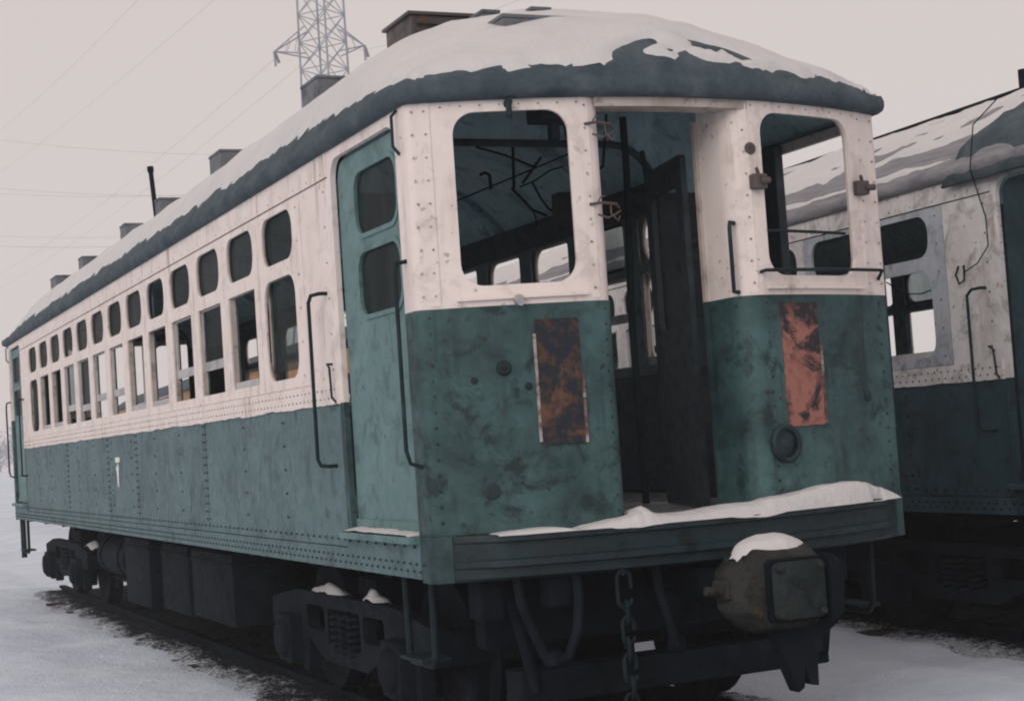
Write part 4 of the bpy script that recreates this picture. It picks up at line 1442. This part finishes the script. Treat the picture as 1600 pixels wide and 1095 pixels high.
V, F = [], []
nx, ny = 150, 14
for i in range(nx + 1):
    x = 0.24 + (2.50 - 0.24) * i / nx
    def sst(a, b, t_):
        t_ = min(1, max(0, (t_ - a) / (b - a)))
        return t_ * t_ * (3 - 2 * t_)
    prof = 0.014 + 0.034 * sst(0.55, 1.0, x) + 0.014 * math.sin(x * 5.0) * sst(0.9, 1.2, x)
    prof += 0.022 * sst(1.5, 1.9, x) + 0.05 * math.exp(-((x - 2.10) / 0.28) ** 2) + 0.010 * fbm(x * 2.5, 3, 1)
    prof += 0.045 * math.exp(-((x - 0.93) / 0.04) ** 2)
    gapx = 1 - math.exp(-((x - 0.60) / 0.035) ** 2)
    endf = math.sqrt(max(0.0, min(1, (x - 0.24) / 0.12) * min(1, (2.50 - x) / 0.22)))
    prof *= 0.92 * max(0.0, endf) * gapx
    notch = 1 if not (2.27 < x < 2.36) else 0.0
    inner = 0.0
    for j in range(ny + 1):
        f = j / ny
        depth = -0.118 + f * (0.118 - 0.001)
        if DL < x < DR:
            depth = -0.118 + f * 0.34
        y = bow(x) + depth
        edge = min(1, f / 0.3) ** 0.5
        h = prof * (0.12 + 0.88 * edge) + 0.006 * fbm(x * 5, y * 9, 2) * min(1, prof * 40)
        if DL < x < DR:
            h *= (1 - 0.85 * f ** 2)
        if not notch and f < 0.55:
            h = -0.004
        V.append((x, y - (0.012 * (0.5 + fbm(x * 5, 1, 1)) if j == 0 else 0), (1.1955 + h) if j else 1.19 - 0.018 * max(0, fbm(x * 3, 2, 5)) * min(1, prof * 30)))
for i in range(nx):
    for j in range(ny):
        F.append((i * (ny + 1) + j, (i + 1) * (ny + 1) + j, (i + 1) * (ny + 1) + j + 1, i * (ny + 1) + j + 1))
me = bpy.data.meshes.new('platform_snow')
me.from_pydata(V, [], F)
me.shade_smooth()
tag(link_mesh('platform_snow', me, M['snow']), 'wind-packed snow along the end sill below the open front door', 'snow', kind='stuff')

V, F = [], []
for i in range(25):
    for j in range(21):
        a, b = -1.15 + 2.3 * i / 24, -1.15 + 2.3 * j / 20
        x = 1.325 + 0.17 * a
        y = -0.745 + 0.115 * b
        rr2 = a * a + b * b + 0.12 * fbm(a * 2, b * 2, 4)
        z = 1.068 + 0.058 * (1 - rr2) ** (0.7 if rr2 < 1 else 1) if rr2 < 1 else 1.068 - 0.09 * min(1.0, (rr2 - 1))
        z -= 0.10 * max(0, abs(x - 1.33) - 0.145)
        V.append((x, y, z))
for i in range(24):
    for j in range(20):
        F.append((i * 21 + j, (i + 1) * 21 + j, (i + 1) * 21 + j + 1, i * 21 + j + 1))
me = bpy.data.meshes.new('coupler_snow')
me.from_pydata(V, [], F)
me.shade_smooth()
tag(link_mesh('coupler_snow', me, M['snow']), 'rounded cap of snow on top of the iron coupler', 'snow', kind='stuff')

V, F = [], []
for i in range(41):
    y = 0.16 + 0.98 * i / 40
    for j in range(6):
        f = j / 5
        h = 0.022 * math.sin(math.pi * min(1, 0.15 + f * 0.6)) * (1 + 0.4 * fbm(y * 6, f, 1))
        V.append((-0.058 + 0.115 * f, y, 1.1985 + h * (0.2 if i in (0, 40) else 1)))
for i in range(40):
    for j in range(5):
        F.append((i * 6 + j, (i + 1) * 6 + j, (i + 1) * 6 + j + 1, i * 6 + j + 1))
me = bpy.data.meshes.new('doorstep_snow')
me.from_pydata(V, [], F)
me.shade_smooth()
tag(link_mesh('doorstep_snow', me, M['snow']), 'thin line of snow on the step below the green side door', 'snow', kind='stuff')

for lab, x0, y0_, z0_, rx_, ry_, rz_ in (('small heap of snow caught on the front truck below the side door', 0.33, 2.62, 0.762, 0.06, 0.30, 0.045), ('bit of snow on the front truck frame, nearer the corner', 0.33, 1.80, 0.765, 0.05, 0.16, 0.05), ('patch of snow on the rear truck beneath the air tank', 0.35, 11.1, 0.74, 0.07, 0.30, 0.06)):
    V, F = [], []
    for i in range(17):
        for j in range(9):
            a, b = -1 + i / 8, -1 + j / 4
            r2 = min(1.4, abs(a) ** 1.6 + b * b * 0.8 + 0.35 * fbm(a * 2.2 + y0_, b, 2))
            V.append((x0 + rx_ * b, y0_ + ry_ * a, z0_ + rz_ * max(-0.4, 1 - r2) * (1 + 0.4 * fbm(a * 2, b, y0_))))
    for i in range(16):
        for j in range(8):
            F.append((i * 9 + j, (i + 1) * 9 + j, (i + 1) * 9 + j + 1, i * 9 + j + 1))
    me = bpy.data.meshes.new('truck_snow')
    me.from_pydata(V, [], F)
    me.shade_smooth()
    tag(link_mesh('truck_snow', me, M['snow']), lab, 'snow', kind='stuff')

# paper notice and splash on the green side
m = MB()
V, F = plate(rrect(7.42, 7.60, 1.63, 1.675, 0), [], -0.012, -0.006, side_map(0))
m.add(V, F)
V, F = plate([(7.47, 1.60), (7.50, 1.62), (7.56, 1.58), (7.60, 1.585), (7.55, 1.55), (7.54, 1.44), (7.50, 1.41), (7.49, 1.5)], [], -0.012, -0.006, side_map(0))
m.add(V, F)
tag(m.build('paper_notice', M['paper'], None, None), 'torn scrap of white paper stuck on the green side panel', 'paper')

# ------------------------------------------------------------------ orange cars beyond
def orange_car(loc, rz, label):
    root = empty('wooden_rail_car', loc, rz)
    tag(root, label, 'rail car', 'orange cars standing behind the right car')
    L = 14.0
    for sx in (0, 1):
        mp = side_map(sx)
        holes = [rrect(0.7 + i * 0.98, 1.35 + i * 0.98, 1.95, 2.75, 0.03) for i in range(13)]
        plate_obj('wall', M['orange'], root, rrect(0, L, 1.0, 3.2, 0), holes, 0, 0.06, mp)
    for y in (0.0, L - 0.06):
        plate_obj('end_wall', M['orange'], root, rrect(0.061, W - 0.061, 1.0, 3.3, 0), [rrect(0.3, 0.8, 2.0, 2.8, 0.05), rrect(1.0, 1.65, 1.2, 2.9, 0.05), rrect(1.85, 2.35, 2.0, 2.8, 0.05)], 0, 0.05, lambda s, z, d, y=y: (s, y + d, z))
    V, F = [], []
    for y in (-0.15, L + 0.15):
        for t in (0.0, 0.05):
            V += [(-0.06 + (W + 0.12) * i / 14, y, 3.2 + t + 0.5 * (1 - abs(2 * i / 14 - 1) ** 2.2)) for i in range(15)]
    for i in range(14):
        F += [(i, i + 1, 31 + i, 30 + i), (15 + i, 45 + i, 46 + i, 16 + i), (i, 15 + i, 16 + i, i + 1), (30 + i, 31 + i, 46 + i, 45 + i)]
    F += [(0, 30, 45, 15), (14, 29, 59, 44)]
    m = MB()
    m.v, m.f = V, F
    m.build('roof', M['canvas'], root, 50)
    m = MB().box(0.1, W - 0.1, 0.1, L - 0.1, 0.95, 1.1)
    m.build('floor', M['iron'], root, None)
    for yc in (2.2, L - 2.2):
        m = MB().box(0.4, 2.25, yc - 1.3, yc + 1.3, 0.35, 0.75)
        for yw in (yc - 0.95, yc + 0.95):
            for xw in (0.55, 2.1):
                m.lathe([(-0.06, 0.42), (0.06, 0.42)], (xw, yw, 0.5), 'x', 18)
        m.build('truck', M['iron'], root)


def along2(d):
    return (CAR2[0] - math.sin(TH2) * d, CAR2[1] + math.cos(TH2) * d, 0)


orange_car(along2(16.0), TH2, 'orange wooden car glimpsed through the side windows, nearer one behind the grey car')
orange_car(along2(31.0), TH2, 'orange wooden car glimpsed through the side windows, farther one behind the grey car')

# ------------------------------------------------------------------ lattice tower and wires
def world_ray(px, py, depth):
    return CAM + (rgt * ((px - 800) / FPX) + upv * ((547.5 - py) / FPX) + fwd) * depth


TC = world_ray(505, 80, 150)
TB = Vector((TC.x, TC.y, 0))
tw = empty('transmission_tower', TB, 0.62)
tag(tw, 'tall grey lattice power tower rising behind the car roof', 'tower')
def tw_half(z):
    return 4.2 - (4.2 - 1.62) * min(1, z / 26.0) if z < 26 else 1.62 - 0.25 * (z - 26) / 40
levels = [0, 5, 9.5, 13.5, 17, 20, 23, 26] + [26 + 2.55 * i for i in range(1, 16)]
for sx in (-1, 1):
    for sy in (-1, 1):
        MB().tube([(sx * tw_half(z), sy * tw_half(z), z) for z in levels], 0.11, 5).build('leg', M['tower'], tw)
lat = MB()
for a, b in zip(levels[:-1], levels[1:]):
    ha, hb = tw_half(a), tw_half(b)
    for k_ in range(4):
        c0 = [(-1, -1), (1, -1), (1, 1), (-1, 1)][k_]
        c1 = [(1, -1), (1, 1), (-1, 1), (-1, -1)][k_]
        lat.tube([(c0[0] * ha, c0[1] * ha, a), (c1[0] * hb, c1[1] * hb, b)], 0.055, 4)
        lat.tube([(c1[0] * ha, c1[1] * ha, a), (c0[0] * hb, c0[1] * hb, b)], 0.055, 4)
        lat.tube([(c0[0] * hb, c0[1] * hb, b), (c1[0] * hb, c1[1] * hb, b)], 0.05, 4)
lt = lat.build('lattice', M['tower'], tw, None)
lt['kind'] = 'stuff'
# arms point along the picture's width: turn them back by the tower's own twist
arm_dir = Matrix.Rotation(-0.62, 3, 'Z') @ Vector((math.cos(YAW), math.sin(YAW), 0))
tips = {}
for za in (38.2, 50.5):
    for s_ in (-1, 1):
        a = MB()
        tip = arm_dir * (s_ * (4.5 if s_ < 0 else 3.8)) + Vector((0, 0, za))
        for q in (-1, 1):
            side = Vector((-arm_dir.y, arm_dir.x, 0)) * q * 1.0
            a.tube([arm_dir * s_ * 1.5 + side + Vector((0, 0, za - 0.6)), tip], 0.07, 4)
            a.tube([arm_dir * s_ * 1.5 + side + Vector((0, 0, za + 1.9)), tip], 0.07, 4)
            for t in (0.35, 0.65):
                p0 = (arm_dir * s_ * 1.5 + side + Vector((0, 0, za - 0.6))).lerp(tip, t)
                p1 = (arm_dir * s_ * 1.5 + side + Vector((0, 0, za + 1.9))).lerp(tip, t - 0.15)
                a.tube([p0, p1], 0.04, 4)
        a.build('cross_arm', M['tower'], tw, None)
        for k_, dv in enumerate((Vector((0.1, 0.0, -1.5)), Vector((1.2, 0.4, -0.9)))):
            i_ = MB()
            n_ = 9
            prof = []
            for t in range(n_):
                prof += [(0.16 * t, 0.06), (0.16 * t + 0.05, 0.17), (0.16 * t + 0.1, 0.06)]
            tmp = MB().lathe(prof, (0, 0, 0), 'z', 8)
            rot = dv.to_track_quat('Z', 'Y').to_matrix()
            i_.add([rot @ Vector(p) + tip for p in tmp.v], tmp.f)
            i_.build('insulator', M['tower'], tw, None)
        tips[(za, s_)] = tw.matrix_basis @ Vector() if False else None

bpy.context.view_layer.update()


def wire_line(a, b, sag, r, label):
    m = MB()
    m.tube([a.lerp(b, t / 24) - Vector((0, 0, sag * 4 * (t / 24) * (1 - t / 24))) for t in range(25)], r * 0.30, 4)
    o = m.build('power_line', M['wire'], None)
    tag(o, label, 'wire', 'overhead wires in the grey sky')


far = (-420, 742)
for i, (p0, d0, p1, d1, sag, r, lab) in enumerate([
    ((432, 90), 150, (-60, 462), 330, 2.0, 0.045, 'thin wire running down left from the left arm tip of the lattice tower'),
    ((468, 104), 152, (-60, 482), 330, 2.0, 0.045, 'thin wire running down left from the lattice tower body, below the arm wire'),
    ((560, -200), 70, (-60, 310), 170, 0.8, 0.022, 'faint wire slanting across the upper left sky, lower of the two steep ones'),
    ((330, -120), 70, (-60, 248), 170, 0.8, 0.022, 'faint wire slanting across the upper left corner, topmost of the steep ones'),
    ((-80, 208), 170, (420, 243), 150, 0.6, 0.03, 'nearly level faint wire, highest one left of the roof vents'),
    ((-80, 286), 180, (330, 305), 165, 0.5, 0.03, 'nearly level faint wire beside the stove pipe, upper of that pair'),
    ((-80, 297), 180, (320, 303), 165, 0.5, 0.03, 'nearly level faint wire beside the stove pipe, lower of that pair'),
    ((-80, 364), 190, (260, 368), 175, 0.4, 0.03, 'nearly level faint wire low in the sky, upper of the lowest pair'),
    ((-80, 380), 190, (250, 382), 175, 0.4, 0.04, 'nearly level faint wire low in the sky, lower of the lowest pair'),
    ((560, 80), 150, (900, -40), 110, 0.6, 0.03, 'faint wire rising right from the lattice tower above the roof'),
]):
    wire_line(world_ray(*p0, d0), world_ray(*p1, d1), sag, r, lab)

# ------------------------------------------------------------------ far tree line, bare winter scrub
rr = random.Random(4)
m = MB()
for i in range(760):
    az = rr.uniform(-0.35, 0.75)
    d = rr.uniform(330, 425)
    x, y = CAM.x + math.sin(az) * d, CAM.y + math.cos(az) * d
    h = rr.uniform(6, 12)
    z0 = ground_z(x, y) - 0.3
    m.tube([(x, y, z0), (x + rr.uniform(-.4, .4), y, z0 + h * 0.5), (x + rr.uniform(-.8, .8), y, z0 + h)], [0.22, 0.15, 0.04], 4, False)
    for b_ in range(16):
        t = rr.uniform(0.15, 0.95)
        a = rr.uniform(0, 6.28)
        L = h * 0.42 * (1.1 - t)
        p = Vector((x, y, z0 + h * t))
        q = p + Vector((math.cos(a) * L, math.sin(a) * L, L * rr.uniform(0.4, 1.0)))
        m.tube([p, q], [0.10, 0.03], 3, False)
        for c_ in range(3):
            s_ = p.lerp(q, rr.uniform(0.3, 1))
            m.tube([s_, s_ + Vector((rr.uniform(-1, 1), rr.uniform(-1, 1), rr.uniform(0.2, 1.2))) * L * 0.5], [0.06, 0.02], 3, False)
o = m.build('tree_line', M['twig'], None, None)
tag(o, 'far line of bare winter trees fading into the haze', 'trees', kind='stuff')

# ------------------------------------------------------------------ haze
m = MB().box(-455, 455, -65, 455, -3.0, 66)
o = m.build('haze', None or M['snow'], None, None)
o.data.materials.clear()
hm = bpy.data.materials.new('haze_air')
hm.use_nodes = True
hm.node_tree.nodes.clear()
ho = hm.node_tree.nodes.new('ShaderNodeOutputMaterial')
pv = hm.node_tree.nodes.new('ShaderNodeVolumePrincipled')
pv.inputs['Color'].default_value = (0.95, 0.97, 1.0, 1)
pv.inputs['Density'].default_value = 0.0013
for a_ in ('Density Attribute', 'Color Attribute', 'Temperature Attribute'):
    if a_ in pv.inputs:
        pv.inputs[a_].default_value = ''
try:
    hm.cycles.homogeneous_volume = True
except Exception:
    pass
hm.node_tree.links.new(pv.outputs[0], ho.inputs['Volume'])
o.data.materials.append(hm)
tag(o, 'pale winter haze filling the air', 'haze', kind='stuff')
